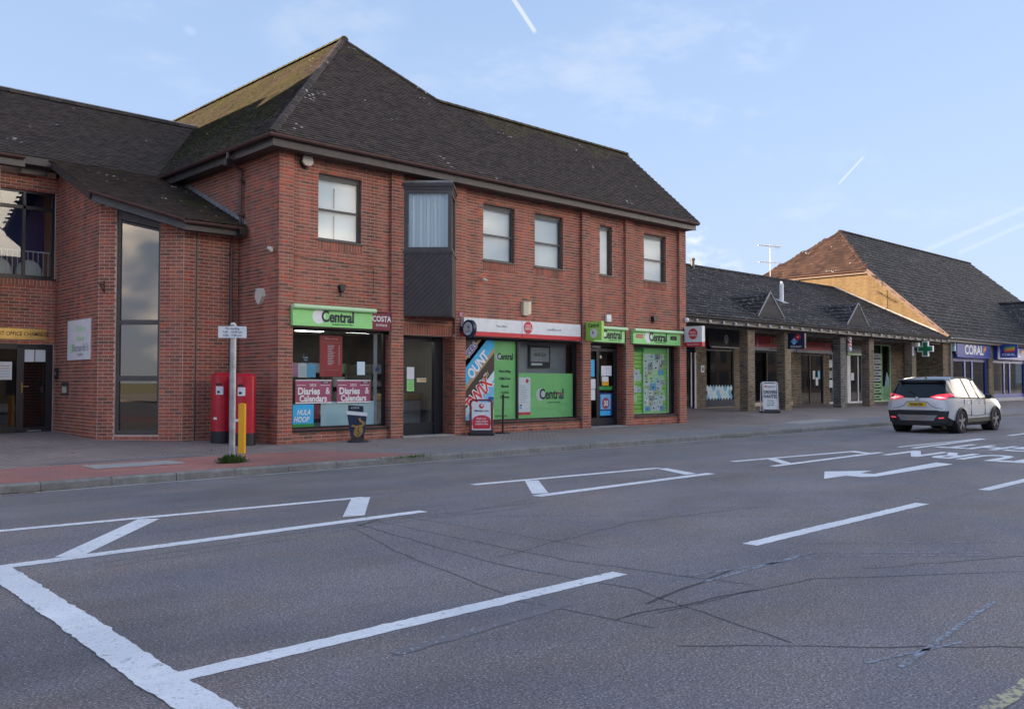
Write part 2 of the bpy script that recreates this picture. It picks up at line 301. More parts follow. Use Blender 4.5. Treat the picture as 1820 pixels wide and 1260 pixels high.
# ------------------------------------------------------------------ mesh helpers
class MB:
    def __init__(s): s.v = []; s.f = []; s.m = []; s.t = []; s.ms = []
    def mi(s, mat):
        if mat not in s.ms: s.ms.append(mat)
        return s.ms.index(mat)
    def add(s, vs, fs, mat, t=.5):
        o = len(s.v); s.v += [tuple(p) for p in vs]; k = s.mi(mat)
        for f in fs: s.f.append(tuple(o+i for i in f)); s.m.append(k); s.t.append(t)
    def quad(s, a, b, c, d, mat, t=.5): s.add((a, b, c, d), ((0, 1, 2, 3),), mat, t)
    def poly(s, pts, mat, t=.5): s.add(pts, (tuple(range(len(pts))),), mat, t)
    def box(s, x0, x1, y0, y1, z0, z1, mat, t=.5):
        s.obox((x0, y0, z0), (x1-x0, 0, 0), (0, y1-y0, 0), (0, 0, z1-z0), mat, t)
    def obox(s, o, a, b, c, mat, t=.5):
        o, a, b, c = V(o), V(a), V(b), V(c)
        p = [o, o+a, o+a+b, o+b, o+c, o+a+c, o+a+b+c, o+b+c]
        if a.cross(b).dot(c) < 0: p = p[4:]+p[:4]
        s.add(p, ((3, 2, 1, 0), (4, 5, 6, 7), (0, 1, 5, 4), (1, 2, 6, 5), (2, 3, 7, 6), (3, 0, 4, 7)), mat, t)
    def cyl(s, p, q, r, mat, n=12, r2=None, cap=True, t=.5):
        p, q = V(p), V(q); d = (q-p).normalized(); a = d.orthogonal().normalized(); b = d.cross(a); r2 = r if r2 is None else r2
        vs = [p+(a*math.cos(k*2*math.pi/n)+b*math.sin(k*2*math.pi/n))*r for k in range(n)]+[q+(a*math.cos(k*2*math.pi/n)+b*math.sin(k*2*math.pi/n))*r2 for k in range(n)]
        fs = [(k, (k+1) % n, n+(k+1) % n, n+k) for k in range(n)]
        if cap: fs += [tuple(range(n-1, -1, -1)), tuple(range(n, 2*n))]
        s.add(vs, fs, mat, t)
    def prism(s, pts, d, mat, mat2=None, t=.5):
        d = V(d); n = len(pts); pts = [V(p) for p in pts]
        s.add(pts+[p+d for p in pts], [tuple(range(n-1, -1, -1))]+[(k, (k+1) % n, n+(k+1) % n, n+k) for k in range(n)], mat2 or mat, t)
        s.add([p+d for p in pts], [tuple(range(n))], mat, t)
    def sweep(s, path, prof, mat, up=(0, 0, 1), closed=True, t=.5):
        P = [V(p) for p in path]; up = V(up); rings = []
        for i, p in enumerate(P):
            d1 = (P[i]-P[i-1]).normalized() if i else None; d2 = (P[i+1]-P[i]).normalized() if i < len(P)-1 else None
            d = ((d1 or d2)+(d2 or d1)).normalized(); sd = d.cross(up).normalized(); u2 = sd.cross(d).normalized()
            k = 1/max(.3, d.dot(d1 or d2))
            rings.append([p+sd*a*k+u2*b for a, b in prof])
        n = len(prof); vs = [q for r in rings for q in r]; fs = []
        for i in range(len(P)-1):
            for k in range(n if closed else n-1): fs.append((i*n+k, i*n+(k+1) % n, (i+1)*n+(k+1) % n, (i+1)*n+k))
        if closed: fs += [tuple(range(n-1, -1, -1)), tuple((len(P)-1)*n+k for k in range(n))]
        s.add(vs, fs, mat, t)
    def sphere(s, c, r, mat, n=10, m=6, sc=(1, 1, 1), t=.5):
        c = V(c); vs = []; fs = []
        for j in range(m+1):
            for i in range(n):
                a = i*2*math.pi/n; b = math.pi*j/m
                vs.append(c+V((math.sin(b)*math.cos(a)*sc[0], math.sin(b)*math.sin(a)*sc[1], math.cos(b)*sc[2]))*r)
        for j in range(m):
            for i in range(n): fs.append((j*n+i, (j+1)*n+i, (j+1)*n+(i+1) % n, j*n+(i+1) % n))
        s.add(vs, fs, mat, t)
    def mesh(s, name, smooth=False):
        me = bpy.data.meshes.new(name); me.from_pydata(s.v, [], s.f); me.polygons.foreach_set('material_index', s.m)
        for m in s.ms: me.materials.append(MT[m])
        a = me.attributes.new('tint', 'FLOAT', 'FACE'); a.data.foreach_set('value', s.t)
        if smooth: me.polygons.foreach_set('use_smooth', [True]*len(s.f))
        me.update(); return me
    def build(s, name, parent=None, smooth=False, kind=None):
        o = bpy.data.objects.new(name, s.mesh(name, smooth)); COL.objects.link(o); setp(o, parent)
        if kind: o['kind'] = kind
        return o
def setp(o, parent):
    if parent is not None:
        o.parent = parent; o.matrix_parent_inverse = Matrix.Translation(-parent.location) if parent.type == 'EMPTY' and not parent.get('local') else Matrix()
def tag(o, label, cat, group=None):
    o['label'] = label; o['category'] = cat
    if group: o['group'] = group
    return o
def thing(name, loc, label, cat, group=None, rz=None):
    o = bpy.data.objects.new(name, None); COL.objects.link(o); o.location = loc; o.empty_display_size = .2
    if rz is not None: o.rotation_euler = (0, 0, rz); o['local'] = 1
    return tag(o, label, cat, group)
_fc = {}
def text(name, s, O, u, v, h, mat, parent, depth=.004, bold=0., xs=1., align='CENTER', shear=0., spacing=1., kind=None):
    key = (s, bold, align, shear, spacing)
    if key not in _fc:
        c = bpy.data.curves.new('t', 'FONT'); c.body = s; c.size = 1; c.align_x = align; c.align_y = 'CENTER'; c.extrude = .5; c.offset = bold; c.resolution_u = 3; c.shear = shear; c.space_character = spacing
        o = bpy.data.objects.new('t', c); COL.objects.link(o); bpy.context.view_layer.update()
        me = bpy.data.meshes.new_from_object(o.evaluated_get(bpy.context.evaluated_depsgraph_get()))
        bpy.data.objects.remove(o); bpy.data.curves.remove(c); _fc[key] = me
    src = _fc[key]; u, v = V(u).normalized(), V(v).normalized(); n = u.cross(v); O = V(O)
    k = h/.72
    vs = [O+u*(p.co.x*k*xs)+v*(p.co.y*k)+n*((p.co.z+.5)*depth) for p in src.vertices]
    me = bpy.data.meshes.new(name); me.from_pydata([tuple(p) for p in vs], [], [tuple(p.vertices) for p in src.polygons]); me.materials.append(MT[mat]); me.update()
    o = bpy.data.objects.new(name, me); COL.objects.link(o); setp(o, parent); return o

# ---- masonry: every brick is a small block standing proud of the mortar
BH, BJ, BL = .075, .0135, .225
def brick_rows(out, O, u, n, Wd, z0, z1, op=(), top=None, phase=0):
    O, u, n = V(O), V(u), V(n); k0 = math.ceil((z0-.0001)/BH); k1 = int(math.floor((z1+.0001)/BH))
    for k in range(k0, k1):
        z = k*BH; a = -(BL/2 if (k+phase) % 2 else 0)
        while a < Wd-.02:
            segs = [(max(a, 0), min(a+BL, Wd))]; a += BL
            for (p0, p1, q0, q1) in op:
                if z+BH*.5 > q0 and z+BH*.5 < q1:
                    ns = []
                    for s0, s1 in segs:
                        if s1 <= p0 or s0 >= p1: ns.append((s0, s1)); continue
                        if s0 < p0: ns.append((s0, p0))
                        if s1 > p1: ns.append((p1, s1))
                    segs = ns
            for s0, s1 in segs:
                if s1-s0 < .03: continue
                if top and (z+BH > top(s0) or z+BH > top(s1)): continue
                out.append((O+u*(s0+BJ/2)+V((0, 0, z+BJ/2)), s1-s0-BJ, u, n, BH-BJ, rng.random()))
def soldiers(out, O, u, n, Wd, h):
    O, u, n = V(O), V(u), V(n); c = max(1, round(Wd/BH)); w = Wd/c
    for k in range(c): out.append((O+u*(k*w+BJ/2)+V((0, 0, BJ/2)), w-BJ, u, n, h-BJ, rng.random()))
PR = .006
def brick_faces(mb, b, mat):
    P, L, u, n, h, t = b; pr = PR+rng.uniform(-.0015, .0015); z = V((0, 0, h)); f = n*pr; k = n*-.004
    vs = [P+k, P+u*L+k, P+u*L+z+k, P+z+k, P+f, P+u*L+f, P+u*L+z+f, P+z+f]
    mb.add(vs, ((4, 5, 6, 7), (0, 1, 5, 4), (1, 2, 6, 5), (2, 3, 7, 6), (3, 0, 4, 7)), mat, t)
_bm = {}
def finish_bricks(bricks, mat, wall, single=300):
    """the bricks that show largest are parts, the rest one mesh"""
    def size(b):
        c = b[0]+b[2]*b[1]*.5; d = c-CAM; r = d.length
        dz = d.dot(Fv)
        if dz < 1: return 0
        px = 910+1600*d.dot(Rv)/dz
        if px < 4 or px > 1816: return 0
        return b[1]*b[4]*max(0, -(d/r).dot(b[3]))/(r*r)
    full = [b for b in bricks if abs(b[1]-(BL-BJ)) < 1e-4 and abs(b[4]-(BH-BJ)) < 1e-4] if single else []
    full.sort(key=size, reverse=True); one = full[:single]; ids = set(map(id, one))
    mb = MB()
    for b in bricks:
        if id(b) not in ids: brick_faces(mb, b, mat)
    if mb.f: mb.build('bricks', wall, kind='stuff')
    for b in one:
        k = (mat, int(b[5]*12))
        if k not in _bm:
            q = MB(); brick_faces(q, (V(), BL-BJ, V((1, 0, 0)), V((0, -1, 0)), BH-BJ, (k[1]+.5)/12), mat); _bm[k] = q.mesh('brick')
        o = bpy.data.objects.new('brick', _bm[k]); COL.objects.link(o); o.parent = wall
        u, n = b[2], b[3]; w = -n
        o.matrix_local = Matrix(((u.x, w.x, 0, b[0].x), (u.y, w.y, 0, b[0].y), (u.z, w.z, 1, b[0].z), (0, 0, 0, 1)))
def wall_cells(mb, O, u, n, Wd, z0, z1, op, th, mat):
    """solid wall behind the bricks, with openings"""
    O, u, n = V(O), V(u), V(n)
    us = sorted({0, Wd, *[max(0, min(Wd, x)) for o in op for x in o[:2]]}); zs = sorted({z0, z1, *[max(z0, min(z1, x)) for o in op for x in o[2:]]})
    for i in range(len(us)-1):
        for j in range(len(zs)-1):
            a, b, c, d = us[i], us[i+1], zs[j], zs[j+1]
            if any(p0 <= a+1e-6 and b-1e-6 <= p1 and q0 <= c+1e-6 and d-1e-6 <= q1 for p0, p1, q0, q1 in op): continue
            mb.obox(O+u*a+V((0, 0, c)), u*(b-a), -n*th, (0, 0, d-c), mat)

# ---- roof tiles
def inside(p, poly):
    r = False; n = len(poly)
    for i in range(n):
        (x1, y1), (x2, y2) = poly[i], poly[i-1]
        if (y1 > p[1]) != (y2 > p[1]) and p[0] < (x2-x1)*(p[1]-y1)/(y2-y1)+x1: r = not r
    return r
_tm = {}
def tile_faces(mb, M, tw, ga, th, mat, t):
    w = tw*.985; l = ga*1.06
    p = [(0, 0, 0), (w, 0, 0), (w, 0, th), (0, 0, th), (0, l, .001), (w, l, .001)]
    mb.add([M @ V(q) for q in p], ((0, 1, 2, 3), (3, 2, 5, 4), (0, 3, 4), (1, 5, 2)), mat, t)
def roof_tiles(O, u, v, poly, tw, ga, th, mat, parent, single=300, matfn=None, jit=1.):
    O, u, v = V(O), V(u).normalized(), V(v).normalized(); n = u.cross(v)
    def P(a, b, h=0): return O+u*a+v*b+n*h
    mb = MB(); mb.poly([P(a, b, -.004) for a, b in poly], mat, .2)
    a0 = min(p[0] for p in poly); a1 = max(p[0] for p in poly); b0 = min(p[1] for p in poly); b1 = max(p[1] for p in poly)
    L = []; r = 0; b = b0
    while b < b1-.02:
        a = a0-(tw/2 if r % 2 else 0)
        while a < a1:
            if inside((a+tw*.5, min(b+ga*.45, b1-.001)), poly):
                jz = rng.gauss(0, .0022)*jit; jr = rng.gauss(0, .006)*jit; uu = (u+v*jr+n*rng.gauss(0, .010)*jit).normalized(); vv = (v-u*jr).normalized(); nn = uu.cross(vv)
                q = P(a, b, jz+.002); M = Matrix(((uu.x, vv.x, nn.x, q.x), (uu.y, vv.y, nn.y, q.y), (uu.z, vv.z, nn.z, q.z), (0, 0, 0, 1)))
                L.append((M, rng.random(), mat if not matfn else matfn(a, b)))
            a += tw
        b += ga; r += 1
    def size(x):
        d = x[0].translation-CAM; dz = d.dot(Fv); px = 910+1600*d.dot(Rv)/dz; py = 630-1600*d.dot(Uv)/dz
        if px < 4 or px > 1816 or py < 4: return 0
        return max(0, -(d.normalized()).dot(n))/d.length_squared
    L.sort(key=size, reverse=True)
    ob = None
    for M, t, mt in L[single:]: tile_faces(mb, M, tw, ga, th, mt, t)
    ob = mb.build('tiles', parent, kind='stuff')
    for M, t, mt in L[:single]:
        k = (mt, tw, ga, th, int(t*10))
        if k not in _tm:
            q = MB(); tile_faces(q, Matrix(), tw, ga, th, mt, (k[4]+.5)/10); _tm[k] = q.mesh('tile')
        o = bpy.data.objects.new('tile', _tm[k]); COL.objects.link(o); o.parent = parent; o.matrix_local = M
    return ob
def ridge(p, q, parent, mat, r=.11, l=.30, name='ridge_tile'):
    """row of half round ridge tiles, one object each"""
    p, q = V(p), V(q); d = (q-p); n = max(1, round(d.length/l)); d.normalize(); s = d.cross(V((0, 0, 1))).normalized(); u = s.cross(d)
    l = (q-p).length/n
    key = (mat, r, round(l, 4))
    for i in range(n):
        k = key+(rng.randrange(4),)
        if k not in _tm:
            m = MB(); N = 6
            for ring, rr in ((0, r*1.02), (l*.97, r*.96)): pass
            vs = [(x, math.cos(math.pi*j/N)*rr, math.sin(math.pi*j/N)*rr*.8-.05) for x, rr in ((0, r*1.03), (l*.99, r*.96)) for j in range(N+1)]
            m.add(vs, [(j, j+N+1, j+N+2, j+1) for j in range(N)]+[tuple(range(N+1)), tuple(range(2*N+1, N, -1))], mat, .1+.25*k[-1]); _tm[k] = m.mesh(name)
        o = bpy.data.objects.new(name, _tm[k]); COL.objects.link(o); o.parent = parent; c = p+d*(i*l)
        o.matrix_local = Matrix(((d.x, s.x, u.x, c.x), (d.y, s.y, u.y, c.y), (d.z, s.z, u.z, c.z), (0, 0, 0, 1)))
GP = [(.065*math.cos(math.pi+math.pi*k/8), .065*math.sin(math.pi+math.pi*k/8)) for k in range(9)]+[(.055*math.cos(2*math.pi-math.pi*k/8), .055*math.sin(2*math.pi-math.pi*k/8)) for k in range(9)]
def gutter(path, parent, mat='gutter_plastic', s=1., unions=1.9):
    mb = MB(); mb.sweep(path, [(a*s, b*s) for a, b in GP], mat); o = mb.build('gutter', parent)
    for p, q in zip(path, path[1:]):
        p, q = V(p), V(q); d = (q-p); L = d.length; d.normalize(); k = unions*.6
        while k < L:
            m = MB(); m.sweep([p+d*(k-.03), p+d*(k+.03)], [(a*s*1.13, b*s*1.13) for a, b in GP], mat); m.build('gutter_union', o); k += unions
    return o

# ------------------------------------------------------------------ ground, road, pavement
def sstep(a, b, x): x = max(0, min(1, (x-a)/(b-a))); return x*x*(3-2*x)
YK = -3.95; ZR = -.145
def g(x, y):
    t = max(0, min(1, (y-YK)/3.95)); zl = -.03+.03*t+max(0, y)*.026
    zr = min(.30, -.03+(y-YK)*.0435)
    w = sstep(14.6, 18.5, x); return zl*(1-w)+zr*w
def sheet(name, xs, ys, mat, dz, parent=None, zf=g, keep=None):
    mb = MB(); idx = {}
    for i, x in enumerate(xs):
        for j, y in enumerate(ys): idx[i, j] = len(mb.v); mb.v.append((x, y, zf(x, y)+dz))
    k = mb.mi(mat)
    for i in range(len(xs)-1):
        for j in range(len(ys)-1):
            if keep and not keep((xs[i]+xs[i+1])/2, (ys[j]+ys[j+1])/2): continue
            mb.f.append((idx[i, j], idx[i+1, j], idx[i+1, j+1], idx[i, j+1])); mb.m.append(k); mb.t.append(.5)
    return mb.build(name, parent)
def fr(a, b, n): return [a+(b-a)*i/n for i in range(n+1)]
mb = MB(); mb.quad((-2000, -2000, -.45), (2500, -2000, -.45), (2500, 2500, -.45), (-2000, 2500, -.45), 'terrain'); o = mb.build('terrain'); o['kind'] = 'structure'
mb = MB(); mb.quad((-90, -15.8, ZR), (200, -15.8, ZR), (200, YK, ZR), (-90, YK, ZR), 'asphalt'); road = mb.build('road'); road['kind'] = 'structure'
pave = sheet('pavement', fr(-60, 14, 37)+fr(14.2, 20, 24)+fr(21, 90, 40), fr(YK+.11, 0, 8)+fr(.5, 16, 14), 'block_paving', 0); pave['kind'] = 'structure'
mb = MB(); mb.quad((-90, -40, ZR+.11), (200, -40, ZR+.11), (200, -15.93, ZR+.11), (-90, -15.93, ZR+.11), 'dark_tarmac'); mb.box(-90, 200, -15.95, -15.8, ZR-.1, ZR+.12, 'kerb_stone'); o = mb.build('opposite_pavement'); o['kind'] = 'structure'
# kerb of separate stones
kb = MB(); kb.box(-60, 90, YK+.02, YK+.12, -.4, -.05, 'concrete'); kerb = kb.build('kerb'); kerb['kind'] = 'structure'
km = []
for v_ in range(4):
    m = MB(); L = .905; prof = [(.0, -.16), (.0, .105-.02), (.02, .105+.002*v_), (.125, .108)]
    pts = [(0, a, ZR+.01+b) for a, b in prof]+[(0, .125, ZR-.15)]
    m.prism([V(p) for p in pts], (L, 0, 0), 'kerb_stone', t=.2+.2*v_); km.append(m.mesh('kerb_stone'))
for i in range(76):
    o = bpy.data.objects.new('kerb_stone', km[rng.randrange(4)]); COL.objects.link(o); o.parent = kerb
    o.location = (-13+i*.915, YK+rng.uniform(-.004, .004), rng.uniform(-.004, .004)); o.rotation_euler = (0, 0, rng.uniform(-.003, .003))
def flat(name, pts, mat, parent=road, z=ZR+.0035):
    m = MB(); P = [V((a, b, z)) for a, b in pts]
    if sum((P[i].x*P[(i+1) % len(P)].y-P[(i+1) % len(P)].x*P[i].y) for i in range(len(P))) < 0: P.reverse()
    m.poly(P, mat); o = m.build(name, parent); return o
def rough_line(name, pts, w, mat, z=ZR+.0035, jit=.004, parent=road, step=.05, fade=False):
    """painted line with slightly ragged edges"""
    L, Rr = [], []
    for (x1, y1), (x2, y2) in zip(pts, pts[1:]):
        d = V((x2-x1, y2-y1, 0)); n = max(1, int(d.length/step)); d.normalize(); s = V((-d.y, d.x, 0))
        for k in range(n+1):
            p = V((x1, y1, z)).lerp(V((x2, y2, z)), k/n); L.append(p+s*(w/2+rng.gauss(0, jit))); Rr.append(p-s*(w/2+rng.gauss(0, jit)))
    m = MB(); N = len(L); m.add(L+Rr, [(i+1, i, N+i, N+i+1) for i in range(N-1)], mat); return m.build(name, parent)
def wander(pts, a=.02):
    out = []
    for (x1, y1), (x2, y2) in zip(pts, pts[1:]):
        n = max(2, int(math.hypot(x2-x1, y2-y1)/.18))
        out += [(x1+(x2-x1)*k/n+rng.gauss(0, a*.5), y1+(y2-y1)*k/n+rng.gauss(0, a*.5)) for k in range(n)]
    return out+[pts[-1]]
flat('smooth_lane', [(-90, YK), (200, YK), (200, -7.0), (-90, -6.85)], 'smooth_asphalt', z=ZR+.0012)
rough_line('channel_line', [(-60, -4.07), (60, -4.02)], .07, 'channel_grey', jit=.012, step=.3)
rough_line('hatch_line', [(-14, -6.78), (-6.98, -7.12), (-2.98, -7.44)], .13, 'road_paint')
flat('hatch_bar', [(-3.14, -7.40), (-2.92, -7.48), (-3.86, -8.72), (-4.10, -8.66)], 'road_paint', z=ZR+.005)
rough_line('hatch_line', [(-14, -9.1), (-7.45, -9.03), (-3.2, -8.9)], .16, 'road_paint')
flat('hatch_bar', [(-5.72, -7.30), (-5.55, -7.43), (-6.83, -8.98), (-7.03, -8.90)], 'road_paint', z=ZR+.005)
rough_line('stop_line', [(-7.50, -9.0), (-7.58, -11), (-7.66, -12.45), (-7.70, -15.2)], .21, 'road_paint', z=ZR+.006, jit=.005)
for a, b in ((-7.66, -4.17), (-2.42, 1.45), (3.4, 7.35), (9.3, 13.2), (15.2, 19.1), (21, 25)): rough_line('lane_line', [(a, -12.53), (b, -12.5)], .15, 'road_paint')
rough_line('hatch_line', [(-1.08, -7.34), (2.8, -7.64)], .15, 'road_paint')
flat('hatch_bar', [(2.66, -7.72), (2.86, -7.76), (2.46, -8.62), (2.18, -8.62)], 'road_paint', z=ZR+.005)
flat('hatch_bar', [(-.22, -7.50), (-.02, -7.58), (-1.02, -8.74), (-1.24, -8.66)], 'road_paint', z=ZR+.005)
rough_line('hatch_line', [(-1.35, -8.84), (2.66, -8.76)], .17, 'road_paint')
rough_line('hatch_line', [(4.76, -7.82), (8.76, -8.26)], .15, 'road_paint')
flat('hatch_bar', [(8.5, -8.18), (8.78, -8.22), (8.45, -8.76), (8.2, -8.76)], 'road_paint', z=ZR+.005)
flat('hatch_bar', [(5.74, -7.92), (5.96, -7.98), (5.22, -8.74), (5.02, -8.66)], 'road_paint', z=ZR+.005)
rough_line('hatch_line', [(4.46, -8.8), (8.82, -8.75)], .15, 'road_paint')
rough_line('hatch_line', [(10.6, -8.36), (15.2, -8.55)], .10, 'road_paint'); rough_line('hatch_line', [(10.5, -8.72), (15.1, -8.64)], .14, 'road_paint')
rough_line('lane_line', [(17.1, -8.6), (21, -8.58)], .15, 'road_paint'); rough_line('lane_line', [(23, -8.58), (27, -8.56)], .15, 'road_paint')
# turn arrow: head and bent shaft
flat('turn_arrow', [(4.23, -9.86), (4.92, -10.32), (4.40, -10.38), (4.42, -10.58), (7.22, -10.46), (7.08, -10.8), (4.06, -10.78), (3.84, -10.64), (3.86, -10.40), (3.19, -10.38)], 'road_paint')
text('road_lettering', 'TURN', (9.1, -10.35, ZR+.003), (0, 1, 0), (-1, 0, 0), 1.55, 'road_paint', road, depth=.001, bold=.028, xs=.47)
text('road_lettering', 'RIGHT', (12.0, -10.35, ZR+.003), (0, 1, 0), (-1, 0, 0), 1.55, 'road_paint', road, depth=.001, bold=.028, xs=.45)
# old paint, chalk, sealed joints
for pts, w, mt in (([(-3.4, -9.3), (-1.6, -9.0)], .06, 'worn_paint'), ([(-6.6, -12.95), (-5.1, -12.85)], .09, 'worn_paint'), ([(2.8, -8.9), (4.4, -8.9)], .06, 'worn_paint'), ([(1.6, -12.55), (3.2, -12.5)], .06, 'worn_paint'), ([(-3, -7.2), (-1.2, -7.2)], .08, 'worn_paint'), ([(2.9, -7.5), (4.8, -7.7)], .07, 'worn_paint'),
    ([(-3.9, -12.9), (-2.55, -13.2)], .025, 'chalk_blue'), ([(-3.95, -13.1), (-2.35, -13.1)], .035, 'chalk_blue'), ([(-2.75, -12.95), (-1.7, -13.9), (-.6, -15)], .02, 'chalk_white'), ([(-2.4, -13.1), (-1.3, -14.1)], .02, 'chalk_white'), ([(-2.0, -12.8), (-.5, -14.2)], .018, 'chalk_white'), ([(-4.9, -14.9), (-3.1, -14.75)], .035, 'chalk_blue'), ([(-4.95, -14.75), (-4.2, -14.95)], .02, 'chalk_blue')):
    rough_line('worn_marking', pts, w, mt, jit=w*.10, z=ZR+.0025, step=.05)
for pts, w in (([(-6.9, -9.4), (-4.1, -9.15), (-1.6, -9.25)], .018), ([(-6.9, -9.6), (-4.0, -9.35), (-2.1, -9.5)], .016), ([(-4.25, -9.1), (-4.4, -10.2), (-4.6, -11.6), (-4.5, -12.9), (-4.9, -14.3)], .022), ([(-4.0, -9.15), (-4.05, -10.4), (-4.1, -11.9), (-3.8, -13.4)], .020), ([(-3.6, -9.05), (-3.55, -10.3), (-3.5, -11.6)], .018), ([(-4.4, -9.25), (-4.9, -10.8), (-5.3, -12.6), (-5.2, -13.6)], .016), ([(-4.4, -11.4), (-2.2, -11.0), (-.2, -11.3)], .022), ([(-2.9, -9.7), (-1.7, -10.8), (-.4, -12.2)], .016), ([(-2.2, -9.2), (-.9, -10.6), (.6, -12.4)], .014), ([(-4.8, -13.2), (-3.4, -13.0)], .05), ([(-4.9, -13.4), (-3.3, -13.6), (-1.9, -14.6)], .018), ([(-5.2, -13.3), (-3.9, -13.5)], .04), ([(-4.3, -9.25), (-3.9, -9.05)], .05), ([(-2.7, -13.7), (-1.2, -14.4), (.4, -15.5)], .02), ([(-5.4, -13.9), (-4.6, -14.7), (-3.9, -15.4)], .022)):
    rough_line('sealed_joint', wander(pts), w*.62, 'tar_seal', jit=.0015, z=ZR+.0015, step=.07)
rough_line('yellow_line', [(-30, -15.44), (40, -15.38)], .09, 'yellow_line', jit=.008, step=.2); rough_line('yellow_line', [(-30, -15.62), (40, -15.56)], .09, 'yellow_line', jit=.008, step=.2)
# surfacing on the pavement
def strip(name, x0, x1, ya, yb, mat, dz=.004, n=30, cut=None, m=6):
    return sheet(name, fr(x0, x1, n), fr(ya, yb, m), mat, dz, pave, keep=cut)
strip('red_surface', -30, -.2, YK+.13, -1.75, 'red_tarmac', n=60)
mb = MB(); mb.poly([(-.2, YK+.13, g(0, YK)+.004), (.9, YK+.13, g(0, YK)+.004), (-.2, -1.75, g(0, -1.75)+.004)], 'red_tarmac'); mb.build('red_surface', pave)
strip('tarmac_strip', -.2, 60, YK+.13, -2.35, 'dark_tarmac', .003, 60)
strip('concrete_cover', -4.55, -3.12, -2.70, -2.02, 'concrete', .009, 3, m=2)
strip('concrete_cover', 16.5, 19.6, -2.9, -2.2, 'concrete', .008, 3, m=2)
strip('dirt_patch', -4.9, -2.3, -1.5, -1.2, 'dark_tarmac', .005, 8, m=1)

# ------------------------------------------------------------------ the brick corner building with the shop
B = thing('brick_building', (7, 3, 0), 'two-storey red brick building with hipped tile roof and green Central shopfronts', 'building')
PX = [(0, .3375), (2.9, 3.2375), (4.82, 5.1575), (9.52, 9.8575), (11.46, 11.7975), (14.15, 14.4875)]
ZT = 6.15; PY = .1025; XE = 14.4875
WIN = [(1.0, 2.13), (5.83, 6.96), (7.70, 8.83), (10.38, 10.96), (12.45, 13.58)]; WZ0, WZ1 = 4.40, 5.86
SHOP = [(.3375, 2.9, .27, 2.475), (3.2375, 4.82, -.2, 2.415), (5.1575, 9.52, .27, 2.44), (9.8575, 11.46, -.2, 2.44), (11.7975, 14.15, .27, 2.44)]
ops = [(a, b, WZ0, WZ1) for a, b in WIN]+SHOP+[(3.2375, 4.82, 2.88, 6.0)]
mb = MB(); wall_cells(mb, (0, PY, 0), (1, 0, 0), (0, -1, 0), XE, -.2, ZT, ops, .28, 'mortar')
for i, (a, b) in enumerate(PX): mb.box(a+(.004 if i == 0 else 0), b, .0, PY+.25, -.2, ZT-.002, 'mortar')
mb.box(0, .28, PY+.25, 10, -.2, ZT, 'mortar')                     # left side wall
mb.box(XE-.28, XE, PY+.25, 5.4, -.2, ZT, 'mortar'); mb.box(.28, XE-.28, 5.15, 5.4, -.2, ZT, 'mortar'); mb.box(.0, 9.2, 9.9, 10.1, -.2, ZT, 'mortar')
mb.prism([(XE-.2, -.1, ZT), (XE-.2, 5.2, ZT), (XE-.2, 2.5, 8.85)], (.2, 0, 0), 'mortar')
wallB = mb.build('wall', B)
br = []
for a, b in PX: brick_rows(br, (a, 0, 0), (1, 0, 0), (0, -1, 0), b-a, -.075, ZT)
sol = [(a-.02, b+.02, WZ0-.225, WZ0) for a, b in WIN]+[(3.2375, 4.82, 2.415, 2.64)]
for i in range(5):
    a, b = PX[i][1], PX[i+1][0]; lo = [(p-a, q-a, r, s) for p, q, r, s in ops+sol if q > a and p < b]
    brick_rows(br, (a, PY, 0), (1, 0, 0), (0, -1, 0), b-a, -.075, ZT, lo, phase=i % 2)
for p, q, r, s in sol: soldiers(br, (p, PY, r), (1, 0, 0), (0, -1, 0), q-p, s-r)
for i, (a, b) in enumerate(PX):                                    # pier returns facing left
    if i: d = (0, .26, .45, .26, .36, .26)[i]; brick_rows(br, (a, d, 0), (0, -1, 0), (-1, 0, 0), d, -.075, 2.42); brick_rows(br, (a, PY, 0), (0, -1, 0), (-1, 0, 0), PY, 2.42, ZT)
for a, b in WIN: brick_rows(br, (b, .22, 0), (0, -1, 0), (-1, 0, 0), .22-PY, WZ0, WZ1)
brick_rows(br, (0, 6.3, 0), (0, -1, 0), (-1, 0, 0), 6.3, -.075, ZT)
finish_bricks(br, 'red_brick', wallB)

# eaves: fascia, soffit, gutter
mb = MB(); mb.sweep([(-.34, 9, 6.225), (-.34, -.34, 6.225), (XE+.06, -.34, 6.225)], [(-.016, -.105), (.016, -.105), (.016, .105), (-.016, .105)], 'brown_paint'); fas = mb.build('fascia', B)
mb = MB(); mb.box(-.32, XE+.05, -.32, .16, 6.135, 6.15, 'brown_paint'); mb.box(-.32, .1, .16, 9, 6.135, 6.15, 'brown_paint'); mb.build('soffit', B)
gutter([(-.43, 5.6, 6.345), (-.43, -.43, 6.345), (XE+.1, -.43, 6.345)], B)
for x in (-.43,):
    mb = MB(); mb.cyl((-.43, 1.45, 6.30), (-.43, 1.45, 6.12), .04, 'gutter_plastic'); mb.box(-.50, -.36, 1.38, 1.52, 6.0, 6.14, 'black_plastic'); mb.cyl((-.40, 1.45, 6.05), (-.10, 1.53, 5.98), .036, 'gutter_plastic'); mb.cyl((-.09, 1.53, 6.0), (-.09, 1.53, 4.80), .036, 'gutter_plastic')
    for z in (5.7, 4.95): mb.box(-.14, .0, 1.48, 1.58, z, z+.05, 'gutter_plastic')
    mb.build('downpipe', B)

